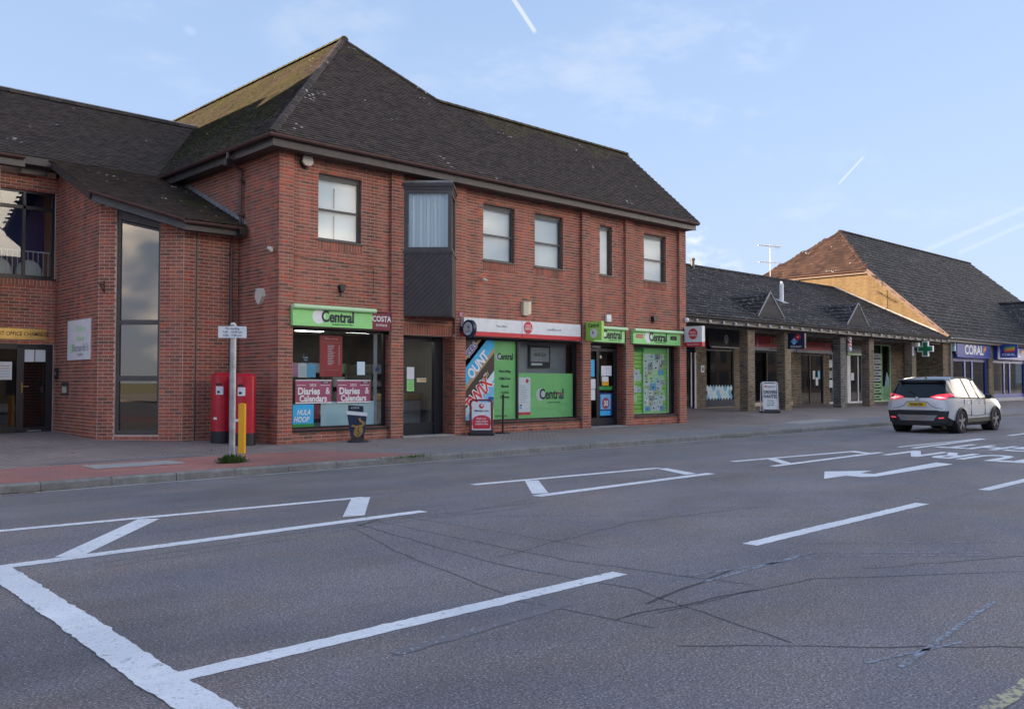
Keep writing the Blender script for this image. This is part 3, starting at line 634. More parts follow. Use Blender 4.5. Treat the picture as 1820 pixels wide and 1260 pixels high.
# roofs
PT = .93; cp = 1/math.hypot(1, PT); sp = PT*cp
roofB = MB(); roofB.box(.4, 8.5, 1.2, 8.5, 6.16, 6.2, 'interior_dark'); roofB = roofB.build('roof', B)
def yb(y): return (y+.45)/cp
XR = XE+.12
fpoly = [(-.45, 0), (XR, 0), (XR, yb(2.5)), (6.32, yb(2.5)), (4.41, yb(4.41))]
def front_mat(a, b):
    if b > yb(2.5)-.75-.35*math.sin(a*1.7) and a > 7.6 and rng.random() < .8: return 'ridge_mossy_tile'
    if b > yb(4.41)-1.2 and rng.random() < .6: return 'ridge_mossy_tile'
    return 'dark_tile'
roof_tiles((0, -.45, 6.36), (1, 0, 0), (0, cp, sp), fpoly, .165, .10, .019, 'dark_tile', roofB, 300, front_mat)
def left_mat(a, b):
    y = 16-a; k = (b/yb(4.41))
    e = (y+.45)-(k*4.86)                                       # distance behind the hip
    return 'mossy_tile' if e > .9+.5*math.sin(b*3)+rng.uniform(-.35, .35) else 'dark_tile'
lp = [(0, 0), (16.45, 0), (16-4.41, yb(4.41)), (0, yb(4.41))]
roof_tiles((-.45, 16, 6.36), (0, -1, 0), (cp, 0, sp), lp, .165, .10, .019, 'mossy_tile', roofB, 0, left_mat)
mb = MB(); zA = 6.36+PT*4.86; zr = 6.36+PT*2.95
mb.poly([(4.41, 4.41, zA), (9.27, -.45+0, 6.36), (9.27, 16, 6.36), (4.41, 16, zA)], 'dark_tile'); mb.poly([(XR, 2.5, zr), (XR, 5.45, 6.36), (6.3, 5.45, 6.36), (6.3, 2.5, zr)], 'dark_tile')
mb.poly([(4.41, 16, zA), (9.27, 16, 6.36), (-.45, 16, 6.36)], 'dark_tile'); mb.build('roof_slope', roofB)
ridge((-.42, -.42, 6.40), (4.41, 4.41, zA+.03), roofB, 'dark_tile', .10, .22, 'hip_tile'); ridge((4.41, 4.41, zA+.03), (6.32, 2.5, zr+.03), roofB, 'dark_tile', .10, .22, 'hip_tile')
ridge((4.41, 4.3, zA+.03), (4.41, 16, zA+.03), roofB, 'mossy_tile', .12, .32); ridge((6.25, 2.5, zr+.02), (XR, 2.5, zr+.02), roofB, 'ridge_mossy_tile', .12, .32)
mb = MB(); mb.sweep([(XR-.02, -.44, 6.33), (XR-.02, 2.5, zr-.06)], [(-.02, -.09), (.02, -.09), (.02, .05), (-.02, .05)], 'brown_paint'); mb.build('bargeboard', roofB)

# sash windows
def bars(mb, O, u, n, Wd, z0, z1, t, d, mat, xs=(), zs=()):
    """rectangular frame of bars: O lower left, u along, n outward"""
    O, u, n = V(O), V(u), V(n); Z = V((0, 0, 1))
    def bar(a, b, c, e): mb.obox(O+u*a+Z*c, u*(b-a), -n*d, Z*(e-c), mat)
    bar(0, t, z0, z1); bar(Wd-t, Wd, z0, z1); bar(t, Wd-t, z0, z0+t); bar(t, Wd-t, z1-t, z1)
    for x in xs: bar(x-t/2, x+t/2, z0+t, z1-t)
    return bar
def pane(O, u, n, a, b, c, d, parent, mat='glass', th=.006, name='pane'):
    m = MB(); O, u, n = V(O), V(u), V(n); m.obox(O+u*a+V((0, 0, c)), u*(b-a), -n*th, (0, 0, d-c), mat); return m.build(name, parent)
def sash(a, b, kind):
    w = MB(); O = (a, .19, 0); bar = bars(w, O, (1, 0, 0), (0, -1, 0), b-a, WZ0, WZ1, .055, .07, 'frame_grey'); mid = 5.08
    if b-a > .8: bar(.055, b-a-.055, mid-.022, mid+.022)
    w.box(a-.03, b+.03, PY-.035, .19, WZ0-.03, WZ0+.005, 'frame_grey')
    w.box(a+.055, b-.055, .20, .24, WZ1-.13, WZ1-.055, 'frame_black')
    win = w.build('window', B)
    zz = [WZ0+.055, mid-.022, mid+.022, WZ1-.055] if b-a > .8 else [WZ0+.055, WZ1-.055]
    for k in range(0, len(zz), 2): pane((a, .215, 0), (1, 0, 0), (0, -1, 0), .055, b-a-.055, zz[k], zz[k+1], win, 'sash_glass')
    m = MB(); m.quad((a+.02, .30, WZ0), (b-.02, .30, WZ0), (b-.02, .30, WZ1-.06), (a+.02, .30, WZ1-.06), kind); m.build('blind', win)
    if kind == 'blind':
        m = MB(); m.box(a+.50, a+.515, .27, .285, WZ0+.05, WZ0+.6, 'frame_grey'); m.box(a+.50, a+.515, .27, .285, WZ0+.75, WZ0+1.2, 'frame_grey'); m.build('blind_cord', win)
for i, (a, b) in enumerate(WIN): sash(a, b, 'blind' if i in (0,) else 'warm_blind')

# oriel: triangular bay on a boarded base
OA, OB, OC = V((3.2375, 0, 0)), V((4.03, -.79, 0)), V((4.82, 0, 0)); mid = (OA+OC)/2
orl = MB()
def ins(P, k): return P+(V((4.03, .05, 0))-P)*k
for z0, z1, k, mt in ((4.30, 4.36, -.05, 'brown_paint'), (5.80, 5.87, -.03, 'brown_paint'), (5.87, 5.95, -.08, 'brown_paint'), (2.83, 2.85, -.005, 'brown_paint')):
    p = [ins(q, k)+V((0, 0, z0)) for q in (OA, OB, OC)]; orl.prism(p, (0, 0, z1-z0), mt)
orl.prism([ins(q, .04)+V((0, 0, 2.85)) for q in (OA, OB, OC)], (0, 0, 1.45), 'brown_paint')
LF, RF = (OB-OA), (OC-OB); LW, RW = LF.length, RF.length; LF.normalize(); RF.normalize(); LN, RN = V((-LF.y*-1, LF.x*-1, 0)), V((RF.y, -RF.x, 0)); LN = V((LF.y, -LF.x, 0))
bars(orl, OA+V((0, 0, 0)), LF, LN, LW, 4.36, 5.80, .085, .06, 'frame_grey'); bars(orl, OB, RF, RN, RW, 4.36, 5.80, .085, .06, 'frame_grey')
orl.prism([ins(q, -.02)+V((0, 0, 5.95)) for q in (OA, OB, OC)], (0, 0, .06), 'lead')
oriel = orl.build('oriel_window', B)
pane(OA-LN*.03, LF, LN, .085, LW-.085, 4.445, 5.715, oriel, 'sash_glass'); pane(OB-RN*.03, RF, RN, .085, RW-.085, 4.445, 5.715, oriel)
for k in range(11):
    m = MB(); q = OA-LN*.11+LF*(.10+k*.085); m.obox(q+V((0, 0, 4.44)), LF*.082+LN*.022*(-1)**k, LN*.002, (0, 0, 1.28), 'blind'); m.build('blind_slat', oriel)
m = MB(); m.quad(OB-RN*.1+RF*.05+V((0, 0, 4.4)), OB-RN*.1+RF*1.0+V((0, 0, 4.4)), OB-RN*.1+RF*1.0+V((0, 0, 5.75)), OB-RN*.1+RF*.05+V((0, 0, 5.75)), 'warm_blind'); m.build('blind', oriel)
def clip(poly, x0, x1, y0, y1):
    for ax, lim, sg in ((0, x0, 1), (0, x1, -1), (1, y0, 1), (1, y1, -1)):
        out = []
        for i in range(len(poly)):
            p, q = poly[i-1], poly[i]; a, b = (p[ax]-lim)*sg, (q[ax]-lim)*sg
            if (a >= 0) != (b >= 0): t = a/(a-b); out.append((p[0]+(q[0]-p[0])*t, p[1]+(q[1]-p[1])*t))
            if b >= 0: out.append(q)
        poly = out
        if not poly: return []
    return poly
for Fo, d, nn, w_, sgn in ((OA, LF, LN, LW, 1), (OB, RF, RN, RW, -1)):
    k = -1.6
    while k < 1.7:
        st = [(0-.2, k-.2*sgn), (w_+.2, k+(w_+.2)*sgn), (w_+.2, k+(w_+.2)*sgn+.118), (-.2, k-.2*sgn+.118)] if sgn > 0 else [(-.2, k+.2+1.1), (w_+.2, k-w_-.2+1.1), (w_+.2, k-w_-.2+1.218), (-.2, k+.2+1.218)]
        c = clip(st, 0, w_, 0, 1.44)
        if len(c) >= 3:
            m = MB(); m.prism([Fo+d*a+V((0, 0, 2.855+b))-nn*.01 for a, b in c], nn*(.022+rng.uniform(-.004, .004)), 'brown_paint', t=rng.random()); m.build('board', oriel)
        k += .128

# ------------------------------------------------------------------ shopfronts of the corner building
UX, UZ, NF = V((1, 0, 0)), V((0, 0, 1)), V((0, -1, 0))
def card(name, x0, x1, z0, z1, y, mat, parent=None, th=.004):
    m = MB(); m.box(x0, x1, y-th, y, z0, z1, mat); return m.build(name, parent)
def ftext(name, s, x, z, y, h, mat, parent, **k): return text(name, s, (x, y, z), UX, UZ, h, mat, parent, **k)
YG = .27
# interior room
mb = MB(); mb.quad((.3, .4, .02), (14.2, .4, .02), (14.2, 5.1, .02), (.3, 5.1, .02), 'carpet'); mb.quad((.3, .4, 2.62), (.3, 5.1, 2.62), (14.2, 5.1, 2.62), (14.2, .4, 2.62), 'off_white')
mb.quad((.3, 5.1, 0), (14.2, 5.1, 0), (14.2, 5.1, 2.62), (.3, 5.1, 2.62), 'interior_wall'); mb.quad((5.2, .45, 0), (5.2, 5.1, 0), (5.2, 5.1, 2.62), (5.2, .45, 2.62), 'interior_wall'); mb.box(.3, 14.2, .40, .44, 2.45, 2.62, 'interior_dark')
mb.build('interior', B)
def shelf_unit(x, y, label, w=.45, d=1.9, h=1.75):
    t = thing('shelf_unit', (x, y, 0), label, 'shelves', 'stocked shelves inside the corner shop')
    m = MB(); m.box(x, x+.04, y, y+d, 0, h, 'interior_wall'); m.box(x+w-.04, x+w, y, y+d, 0, h, 'interior_wall'); m.build('upright', t)
    for k in range(5):
        z = .15+k*.34; m = MB(); m.box(x, x+w, y, y+d, z, z+.02, 'interior_wall'); m.build('shelf', t)
        m = MB(); q = y+.03
        while q < y+d-.12:
            ww = rng.uniform(.07, .16); m.box(x+.03, x+w-.03, q, q+ww-.01, z+.022, z+rng.uniform(.12, .28), 'stock', rng.random()); q += ww
        m.build('goods', t, kind='stuff')
for x, y, l in ((1.0, 2.4, 'stocked shop shelf unit seen behind the left Central window'), (1.9, 2.0, 'stocked shelf unit behind the red drinks menu in the left shop window'), (2.7, 2.2, 'stocked shelf unit deep inside the shop left of the recessed door'), (4.35, 2.9, 'stocked shelf unit seen through the recessed brown shop door')): shelf_unit(x, y, l)
cn = thing('shop_counter', (4.1, 1.7, 0), 'grey shop counter with wooden top seen through the recessed door', 'counter')
m = MB(); m.box(3.95, 5.0, 1.6, 2.1, .02, .85, 'text_grey'); m.build('base', cn); m = MB(); m.box(3.9, 5.05, 1.55, 2.15, .85, 1.0, 'tan'); m.build('top', cn)
for i, (x, y, l) in enumerate(((.75, 1.3, 'lit ceiling tube at far left inside the left shop window'), (1.6, 1.6, 'lit ceiling tube nearest the glass above the red drinks menu'), (2.5, 2.9, 'lit ceiling tube deeper in the shop right of the red menu'), (3.9, 1.35, 'lit ceiling tube nearest the recessed shop door'), (3.8, 2.6, 'second lit ceiling tube behind the recessed shop door'))):
    t = thing('ceiling_light', (x, y, 2.6), l, 'light', 'strip lights inside the corner shop'); m = MB(); m.box(x-.35, x+.35, y-.09, y+.09, 2.565, 2.585, 'lit_tube'); m.build('tube', t); m = MB(); m.box(x-.37, x+.37, y-.11, y+.11, 2.585, 2.619, 'white_paint'); m.build('housing', t)
def shopwin(x0, x1, z0, z1, mull=(), mat='frame_black', t=.06, name='shop_window', y=.24):
    w = MB(); bars(w, (x0, y, 0), UX, NF, x1-x0, z0, z1, t, .07, mat, [a-x0 for a in mull]); w.box(x0, x1, PY-.03, y, z0-.045, z0+.004, mat)
    o = w.build(name, B); e = [x0+t]+[q for a in mull for q in (a-t/2, a+t/2)]+[x1-t]
    for k in range(0, len(e), 2): pane((0, y+.03, 0), UX, NF, e[k], e[k+1], z0+t, z1-t, o)
    return o
# left window
w1 = shopwin(.345, 2.895, .275, 2.47); m = MB(); m.box(2.63, 2.70, .285, .33, .33, 2.40, 'text_grey'); m.build('inner_post', w1)
def poster(name, x0, x1, z0, z1, mat, label, y=YG-.012, cat='poster', group=None, th=.004):
    t = thing(name, ((x0+x1)/2, y, z0), label, cat, group); card('sheet', x0, x1, z0, z1, y, mat, t, th); return t
t = poster('menu_poster', 1.22, 1.80, 1.42, 2.33, 'poster_red', 'tall red drinks menu hanging in the left shop window', y=.36)
ftext('lettering', 'Drinks on the go', 1.51, 2.26, .354, .035, 'text_white', t); m = MB(); m.box(1.27, 1.75, .352, .356, 2.17, 2.18, 'tan'); m.box(1.27, 1.75, .352, .356, 1.56, 1.568, 'tan'); m.build('rule', t)
for k in range(12): m = MB(); z = 2.10-k*.038; m.box(1.42, 1.42+rng.uniform(.10, .17), .352, .356, z, z+.012, 'text_white'); m.box(1.70, 1.73, .352, .356, z, z+.012, 'text_white'); m.build('menu_line', t)
t = thing('round_sign', (.83, .3, 1.8), 'small navy round sign hanging above the pink and blue leaflets', 'sign'); m = MB(); m.cyl((.83, .31, 1.81), (.83, .302, 1.81), .09, 'navy', 20); m.build('disc', t); ftext('lettering', 'Costa', .83, 1.83, .300, .035, 'text_white', t); ftext('lettering', 'Help', .83, 1.775, .300, .03, 'text_white', t)
poster('leaflet', .50, .66, 1.41, 1.70, 'pink', 'pink leaflet at the left edge of the shop window', y=.33); t = poster('leaflet', .665, .875, 1.40, 1.70, 'paper', 'white leaflet between the pink and the blue one', y=.33)
for k in range(6): m = MB(); m.box(.70, .84, .324, .328, 1.45+k*.035, 1.458+k*.035, 'text_grey'); m.build('text_line', t)
poster('leaflet', .88, 1.10, 1.40, 1.69, 'sky_blue', 'blue leaflet left of the red drinks menu', y=.33)
poster('notice', 2.13, 2.34, 1.46, 1.76, 'pale_blue', 'plain pale paper notice taped inside the left shop window')
t = thing('sticker', (2.70, .27, 1.59), 'round blue sticker on the right post of the left shop window', 'sticker'); m = MB(); m.cyl((2.69, .262, 1.59), (2.69, .256, 1.59), .045, 'deep_blue', 16); m.build('disc', t)
for x0, x1, l in ((.56, 1.455, 'left purple 2023 Diaries and Calendars banner in the shop window'), (1.60, 2.495, 'right purple 2023 Diaries and Calendars banner in the shop window')):
    t = poster('calendar_banner', x0, x1, .835, 1.345, 'maroon', l); c = (x0+x1)/2; y = YG-.018
    m = MB(); m.box(x0, x1, y-.002, y+.004, .835, .86, 'text_white'); m.box(x0, x1, y-.002, y+.004, 1.325, 1.345, 'text_white'); m.box(x0+.03, c-.20, y-.002, y+.003, 1.225, 1.235, 'text_white'); m.box(c+.16, x1-.04, y-.002, y+.003, 1.225, 1.235, 'text_white'); m.build('border', t)
    ftext('lettering', '2023', c-.02, 1.23, y, .055, 'text_white', t, bold=.01, spacing=1.15); ftext('lettering', 'Diaries', c-.12, 1.095, y, .15, 'text_white', t, bold=.03, xs=.92); ftext('lettering', '&', c+.35, 1.10, y, .15, 'text_white', t, bold=.005, xs=.85); ftext('lettering', 'Calendars', c-.01, .935, y, .135, 'text_white', t, bold=.03, xs=.90)
    m = MB(); m.box(x1-.25, x1-.05, y-.002, y+.003, 1.265, 1.31, 'text_navy'); m.build('logo_panel', t); ftext('lettering', 'DIARIES', x1-.15, 1.288, y-.002, .026, 'text_white', t)
t = poster('crisps_poster', .50, 1.01, .335, .815, 'cyan', 'bright blue HULA HOOPS poster in the lower left window corner'); ftext('lettering', 'HULA', .76, .64, YG-.018, .115, 'text_white', t, bold=.02, xs=.8, shear=.3); ftext('lettering', 'HOOP', .70, .49, YG-.018, .115, 'text_white', t, bold=.02, xs=.8, shear=.3)
m = MB(); m.box(.50, 1.01, YG-.018, YG-.015, .335, .40, 'leaf_green'); m.build('grass_band', t)
poster('panel', 1.02, 1.195, .50, .81, 'costa_red', 'dark red panel beside the HULA HOOPS poster', y=.30, cat='panel'); poster('frosted_panel', 1.215, 2.62, .335, .87, 'pale_blue', 'pale blue frosted panel behind the cup-shaped sign', y=.30, cat='panel')
# recessed door
dr = MB(); bars(dr, (3.30, .45, 0), UX, NF, 1.50, .03, 2.40, .07, .06, 'frame_black'); dr.box(4.50, 4.73, .41, .51, .03, 2.395, 'frame_black'); dr.box(3.37, 4.5, .44, .50, .10, .32, 'frame_black'); dr.box(3.37, 4.5, .44, .50, 2.28, 2.34, 'frame_black')
door1 = dr.build('door', B); pane((0, .47, 0), UX, NF, 3.37, 4.5, .32, 2.28, door1)
for z in (1.62, 1.05): m = MB(); m.cyl((4.62, .41, z), (4.62, .385, z), .012, 'chrome', 8); m.build('lock', door1)
mb = MB(); mb.box(3.24, 4.80, -.02, .5, -.02, .028, 'concrete'); mb.build('door_step', B)
poster('notice', 3.69, 3.91, 1.365, 1.66, 'paper', 'white paper notice on the recessed door glass', y=.462); t = poster('notice', 3.69, 3.905, 1.08, 1.35, 'lime', 'green paper notice below the white one on the door', y=.462)
for k in range(5): m = MB(); m.box(3.73, 3.87, .455, .459, 1.13+k*.04, 1.14+k*.04, 'text_green'); m.build('text_line', t)
t = poster('notice', 3.99, 4.28, 1.295, 1.40, 'cream', 'small pale yellow notice on the recessed door glass', y=.462); m = MB(); m.box(4.09, 4.25, .455, .459, 1.335, 1.365, 'orange'); m.build('text_line', t)
mb = MB(); [mb.sweep([(3.75+i*.05, 1.1+.05*i, .25), (3.80+i*.04, 1.15, .6), (3.9-i*.03, 1.2, .95)], [(-.008, -.008), (.008, -.008), (.008, .008), (-.008, .008)], 'galvanised') for i in range(5)]; o = mb.build('wire_stand'); tag(o, 'folded metal wire stand inside the recessed door', 'stand')
# post office window with green vinyl
w2 = shopwin(5.165, 9.515, .275, 2.435, (7.19,)); GYL = 'lime'
card('vinyl', 6.37, 7.15, .335, 2.37, .287, GYL, w2); card('vinyl', 7.23, 9.40, .335, 1.54, .287, GYL, w2); card('frosting', 7.23, 9.455, 1.54, 2.375, .60, 'text_grey', w2)
t = thing('candy_poster', (5.85, .27, .33), 'tall chocolate bar poster with SNICKERS BOUNTY and TWIX lettering', 'poster'); x0, x1, z0, z1 = 5.23, 6.36, .335, 2.375
def band(name, k0, k1, mat, dz):                                    # slanted bands clipped to the sheet
    c = clip([(x0-1, k0-1), (x1+1, k0+(x1-x0)+1), (x1+1, k1+(x1-x0)+1), (x0-1, k1-1)], x0, x1, z0, z1)
    if len(c) > 2: m = MB(); m.prism([(a, .262-dz, b) for a, b in c], (0, -.003, 0), mat); m.build(name, t)
card('sheet', x0, x1, z0, z1, .264, 'chocolate', t)
for k0, k1, mt in ((1.95, 2.6, 'chocolate'), (1.56, 1.84, 'tan'), (1.12, 1.74, 'cyan'), (.98, 1.12, 'tan'), (.30, .52, 'pale_blue'), (-.1, .30, 'sky_blue'), (-1.2, -.1, 'lime')): band('stripe', k0-.05, k1-.05, mt, .0005)
d45 = V((1, 0, 1)).normalized(); n45 = V((-1, 0, 1)).normalized()
def slant(s, x, z, h, mat, out=None, bold=.03, xs=.85):
    if out: text('lettering', s, (x, .258, z), d45, n45, h, out, t, bold=bold+.055, xs=xs)
    text('lettering', s, (x, .254, z), d45, n45, h, mat, t, bold=bold, xs=xs)
slant('KERS', 5.58, 2.12, .17, 'coral_blue', 'text_white', .02, .8); slant('OUNT', 5.80, 1.73, .26, 'text_white', None, .035, .8); slant('BOUNTY', 6.02, 1.40, .085, 'tan', 'text_white', .01, .8); slant('TWIX', 5.82, .98, .36, 'sign_red', 'text_white', .02, .8)
for k in range(5): m = MB(); m.prism([(6.16+k*.035, .259, .92), (6.20+k*.035, .259, .92), (6.12+k*.06, .259, .55)], (0, -.003, 0), 'coral_blue'); m.build('splash', t)
ftext('lettering', 'Central', 6.77, 1.96, .281, .17, 'text_navy', w2, bold=.024, xs=.80); m = MB(); m.cyl((6.53, .284, 1.95), (6.53, .2825, 1.95), .10, 'text_white', 20); m.build('swoosh', w2)
for z, s in ((1.58, 'News & Mags'), (1.39, 'Chilled Food'), (1.19, 'Minerals'), (1.03, 'Cards &'), (.91, 'Stationery')): ftext('lettering', s, 6.76, z, .281, .075, 'text_navy', w2, xs=.75, bold=.008)
ftext('lettering', 'bridge Road Post Office', 6.62, .42, .281, .04, 'text_green', w2, xs=.8)
ftext('lettering', 'Central', 8.54, .96, .281, .28, 'text_navy', w2, bold=.024, xs=.82); m = MB(); m.cyl((8.10, .284, .96), (8.10, .2825, .96), .17, 'text_white', 24); m.build('swoosh', w2); ftext('lettering', 'bursledge Road Post Office', 8.62, .745, .281, .04, 'text_green', w2, xs=.85)
t = poster('postal_poster', 7.26, 7.70, .425, 1.425, 'paper', 'white poster with red foot on the right green window vinyl', y=.280); m = MB(); m.box(7.26, 7.70, .272, .276, .425, .50, 'sign_red'); m.cyl((7.58, .276, 1.33), (7.58, .272, 1.33), .055, 'sign_red', 18); m.build('red_mark', t)
for k in range(9): m = MB(); m.box(7.30, 7.30+rng.uniform(.2, .34), .272, .276, 1.20-k*.055, 1.212-k*.055, 'text_grey'); m.build('text_line', t)
m = MB(); m.box(7.30, 7.38, .272, .276, .66, .70, 'text_navy'); m.box(7.30, 7.38, .272, .276, .59, .64, 'cyan'); m.build('icons', t)
t = thing('wall_screen', (8.35, .55, 1.7), 'dark information screen hanging behind the post office window', 'screen'); card('panel', 7.92, 8.74, 1.70, 2.30, .56, 'interior_dark', t, .03); m = MB(); m.box(7.97, 8.69, .526, .53, 1.86, 2.25, 'text_grey'); m.box(7.99, 8.42, .522, .526, 1.76, 1.82, 'paper'); m.build('display', t); ftext('lettering', 'AHCISA', 8.33, 2.05, .524, .10, 'interior_dark', t)
# right-hand double door
dr = MB(); bars(dr, (9.87, .36, 0), UX, NF, 1.58, .03, 2.43, .07, .06, 'frame_black'); dr.box(9.94, 11.38, .33, .40, 2.20, 2.28, 'frame_black'); dr.box(10.50, 10.62, .34, .40, .03, 2.20, 'frame_black'); dr.box(9.94, 11.38, .345, .40, .08, .26, 'frame_black'); dr.box(11.27, 11.38, .34, .40, .1, 2.2, 'frame_black')
door2 = dr.build('door', B); pane((0, .38, 0), UX, NF, 9.94, 10.50, .26, 2.2, door2); pane((0, .38, 0), UX, NF, 10.62, 11.27, .26, 2.2, door2); pane((0, .38, 0), UX, NF, 9.94, 11.38, 2.28, 2.36, door2)
card('header_plate', 10.30, 10.70, 2.30, 2.36, .35, 'text_grey', door2); m = MB(); m.cyl((10.65, .32, 1.35), (10.65, .32, 1.62), .014, 'chrome', 8); m.build('handle', door2)
mb = MB(); mb.box(9.86, 11.45, -.02, .4, -.02, .028, 'concrete'); mb.build('door_step', B)
poster('poster', 10.23, 10.44, 1.46, 1.95, 'cyan', 'tall blue poster on the left leaf of the right-hand door', y=.372); poster('notice', 10.23, 10.485, 1.10, 1.39, 'paper', 'upper white notice on the left door leaf', y=.372); poster('notice', 10.23, 10.47, .78, 1.085, 'paper', 'lower white notice on the left door leaf', y=.372)
poster('notice', 10.74, 10.975, 1.48, 1.78, 'paper', 'left of two white notices on the right door leaf', y=.372); poster('notice', 10.985, 11.21, 1.49, 1.78, 'paper', 'right of two white notices on the right door leaf', y=.372)
t = poster('notice', 10.77, 11.07, 1.20, 1.46, 'paper', 'white and yellow notice on the right door leaf', y=.372); m = MB(); m.box(10.77, 11.07, .362, .366, 1.20, 1.32, 'yellow_paint'); m.build('yellow_half', t)
poster('green_strip', 10.65, 11.24, 1.07, 1.18, 'leaf_green', 'green strip across the right door leaf', y=.373, cat='sticker'); t = poster('sale_poster', 10.66, 11.24, .32, .98, 'deep_blue', 'blue poster with big 30 on the right door leaf', y=.371)
m = MB(); m.box(10.70, 11.16, .362, .366, .50, .94, 'sky_blue'); m.cyl((10.93, .362, .68), (10.93, .359, .68), .17, 'maroon', 20); m.box(10.68, 11.15, .362, .366, .32, .46, 'cyan'); m.build('print', t); ftext('lettering', '30', 10.93, .67, .356, .15, 'text_white', t, bold=.02)
t = thing('sticker', (10.72, .36, 2.0), 'round yellow sticker at the top of the right door leaf', 'sticker'); m = MB(); m.cyl((10.72, .374, 2.04), (10.72, .37, 2.04), .05, 'cream', 14); m.build('disc', t)
# notice-board window
w3 = shopwin(11.805, 14.145, .275, 2.435); m = MB(); m.box(12.03, 13.93, .30, .335, .33, .36, 'lime_pale'); m.box(12.64, 12.71, .29, .335, .33, 2.2, 'lime_pale'); m.box(13.88, 13.94, .29, .335, .33, 2.38, 'lime_pale'); m.build('inner_frame', w3)
nb = thing('notice_board', (13, .35, .33), 'bright green slatted notice board filling the right shop window', 'notice board')
for k in range(15):
    m = MB(); z = .36+k*.125; m.box(11.95, 13.95, .345, .36, z, z+.108, 'lime_bright'); m.build('slat', nb)
card('backing', 11.92, 13.97, .33, 2.38, .40, 'leaf_green', nb, .03); card('top_panel', 12.72, 13.85, 2.2, 2.36, .343, 'lime', nb)
cols_ = ['paper']*6+['pale_blue']*3+['cream', 'lime_pale', 'text_grey', 'sky_blue', 'white_paint']
def notices(x0, x1, zs, fill):
    for z in zs:
        x = x0+rng.uniform(0, .06)
        while x < x1-.12:
            w_ = rng.uniform(.16, .32); h_ = rng.uniform(.14, .23)
            if rng.random() < fill and x+w_ < x1:
                o = thing('notice', (x+w_/2, .34, z), 'small paper notice among many on the green notice board', 'notice', 'notices on the green notice board')
                card('sheet', x, x+w_, z, z+h_, .342-rng.uniform(0, .006), rng.choice(cols_), o, .002)
                if rng.random() < .8: m = MB(); a = x+w_*rng.uniform(.1, .4); q = z+h_*rng.uniform(.15, .55); m.box(a, a+w_*.28, .330, .333, q, q+h_*.22, rng.choice(('text_navy', 'text_grey', 'text_green', 'maroon', 'text_navy'))); m.build('print', o)
            x += w_+rng.uniform(.0, .03)
notices(12.05, 12.64, (.98, 1.16, 1.34, 1.52, 1.74), .85); notices(12.73, 13.86, (.40, .56, .72, .88, 1.04, 1.20, 1.36, 1.52, 1.68, 1.84, 2.0), 1.0); notices(12.05, 12.45, (.48, .70), .6)

# ------------------------------------------------------------------ signs on the corner building
def fascia_sign(x0, x1, z0, z1, label, tube=True, tx=None, h=.24, mat='lime', xt=0, cap=None):
    t = thing('shop_sign', ((x0+x1)/2, -.05, z0), label, 'sign'); m = MB(); m.box(x0, x1, -.10, PY, z0, z1, mat); m.build('board', t)
    if tube: m = MB(); m.cyl((x0-.02, -.16, z1+.02), (x1+.05, -.16, z1+.02), .048, 'lime_pale', 14); m.box(x0, x1, -.15, -.02, z1, z1+.04, 'lime_pale'); m.build('light_trough', t)
    c = (x0+x1)/2+xt; zc = (z0+z1)/2+.02
    m = MB(); m.cyl((c-tx*.78, -.102, zc), (c-tx*.78, -.104, zc), h*.66, 'text_white', 24); m.build('swoosh', t)
    ftext('lettering', 'Central', c, zc, -.106, h, 'text_navy', t, bold=.028, xs=.82); ftext('strapline', 'bursledge Road Post Office', c+.2*tx, z0+.06, -.106, .035, 'text_green', t)
    return t
fascia_sign(.28, 2.29, 2.49, 2.87, 'long green Central shop sign above the left window', tx=.62, xt=.10)
t = thing('cafe_sign', (2.55, -.05, 2.48), 'dark red COSTA EXPRESS sign beside the left green sign', 'sign'); m = MB(); m.box(2.295, 2.80, -.09, PY, 2.48, 2.87, 'costa_red'); m.box(2.28, 2.86, -.12, PY, 2.87, 2.90, 'costa_red'); m.build('board', t); ftext('lettering', 'COSTA', 2.55, 2.72, -.093, .125, 'text_white', t, bold=.02, xs=.92); ftext('lettering', 'EXPRESS', 2.55, 2.58, -.093, .05, 'text_white', t, bold=.01, spacing=1.2)
fascia_sign(9.87, 11.25, 2.45, 2.83, 'green Central sign above the double door', tx=.58, h=.25, xt=.12)
t = fascia_sign(11.66, 14.03, 2.45, 2.83, 'green Central sign with two small logo plates at the right end', tx=.62, h=.26, xt=.02)
m = MB(); m.box(11.80, 12.12, -.106, -.10, 2.62, 2.73, 'sign_red'); m.box(13.50, 13.82, -.106, -.10, 2.61, 2.73, 'text_navy'); m.build('logo_plate', t); ftext('lettering', 'Coca-Cola', 11.96, 2.675, -.108, .045, 'text_white', t, bold=.01); ftext('lettering', 'Cafe', 13.66, 2.67, -.108, .05, 'tan', t)
t = thing('post_office_sign', (7.1, -.06, 2.45), 'long white and red Post Office fascia over the wide window', 'sign')
for a, b in ((5.0, 6.99), (7.01, 9.29)):
    m = MB(); m.box(a, b, -.12, PY, 2.56, 2.89, 'white_paint'); m.build('panel', t); m = MB(); m.box(a, b, -.124, PY, 2.45, 2.558, 'sign_red'); m.build('red_band', t)
m = MB(); m.cyl((7.22, -.122, 2.725), (7.22, -.127, 2.725), .16, 'sign_red', 28); m.build('roundel', t); ftext('lettering', 'POST', 7.22, 2.765, -.129, .06, 'text_white', t, bold=.01); ftext('lettering', 'OFFICE', 7.22, 2.69, -.129, .06, 'text_white', t, bold=.01); ftext('lettering', 'Post Office', 6.27, 2.72, -.123, .06, 'text_grey', t); ftext('lettering', 'postoffice.co.uk', 8.22, 2.71, -.123, .06, 'text_grey', t)
NL = V((-1, 0, 0)); UL = V((0, -1, 0))
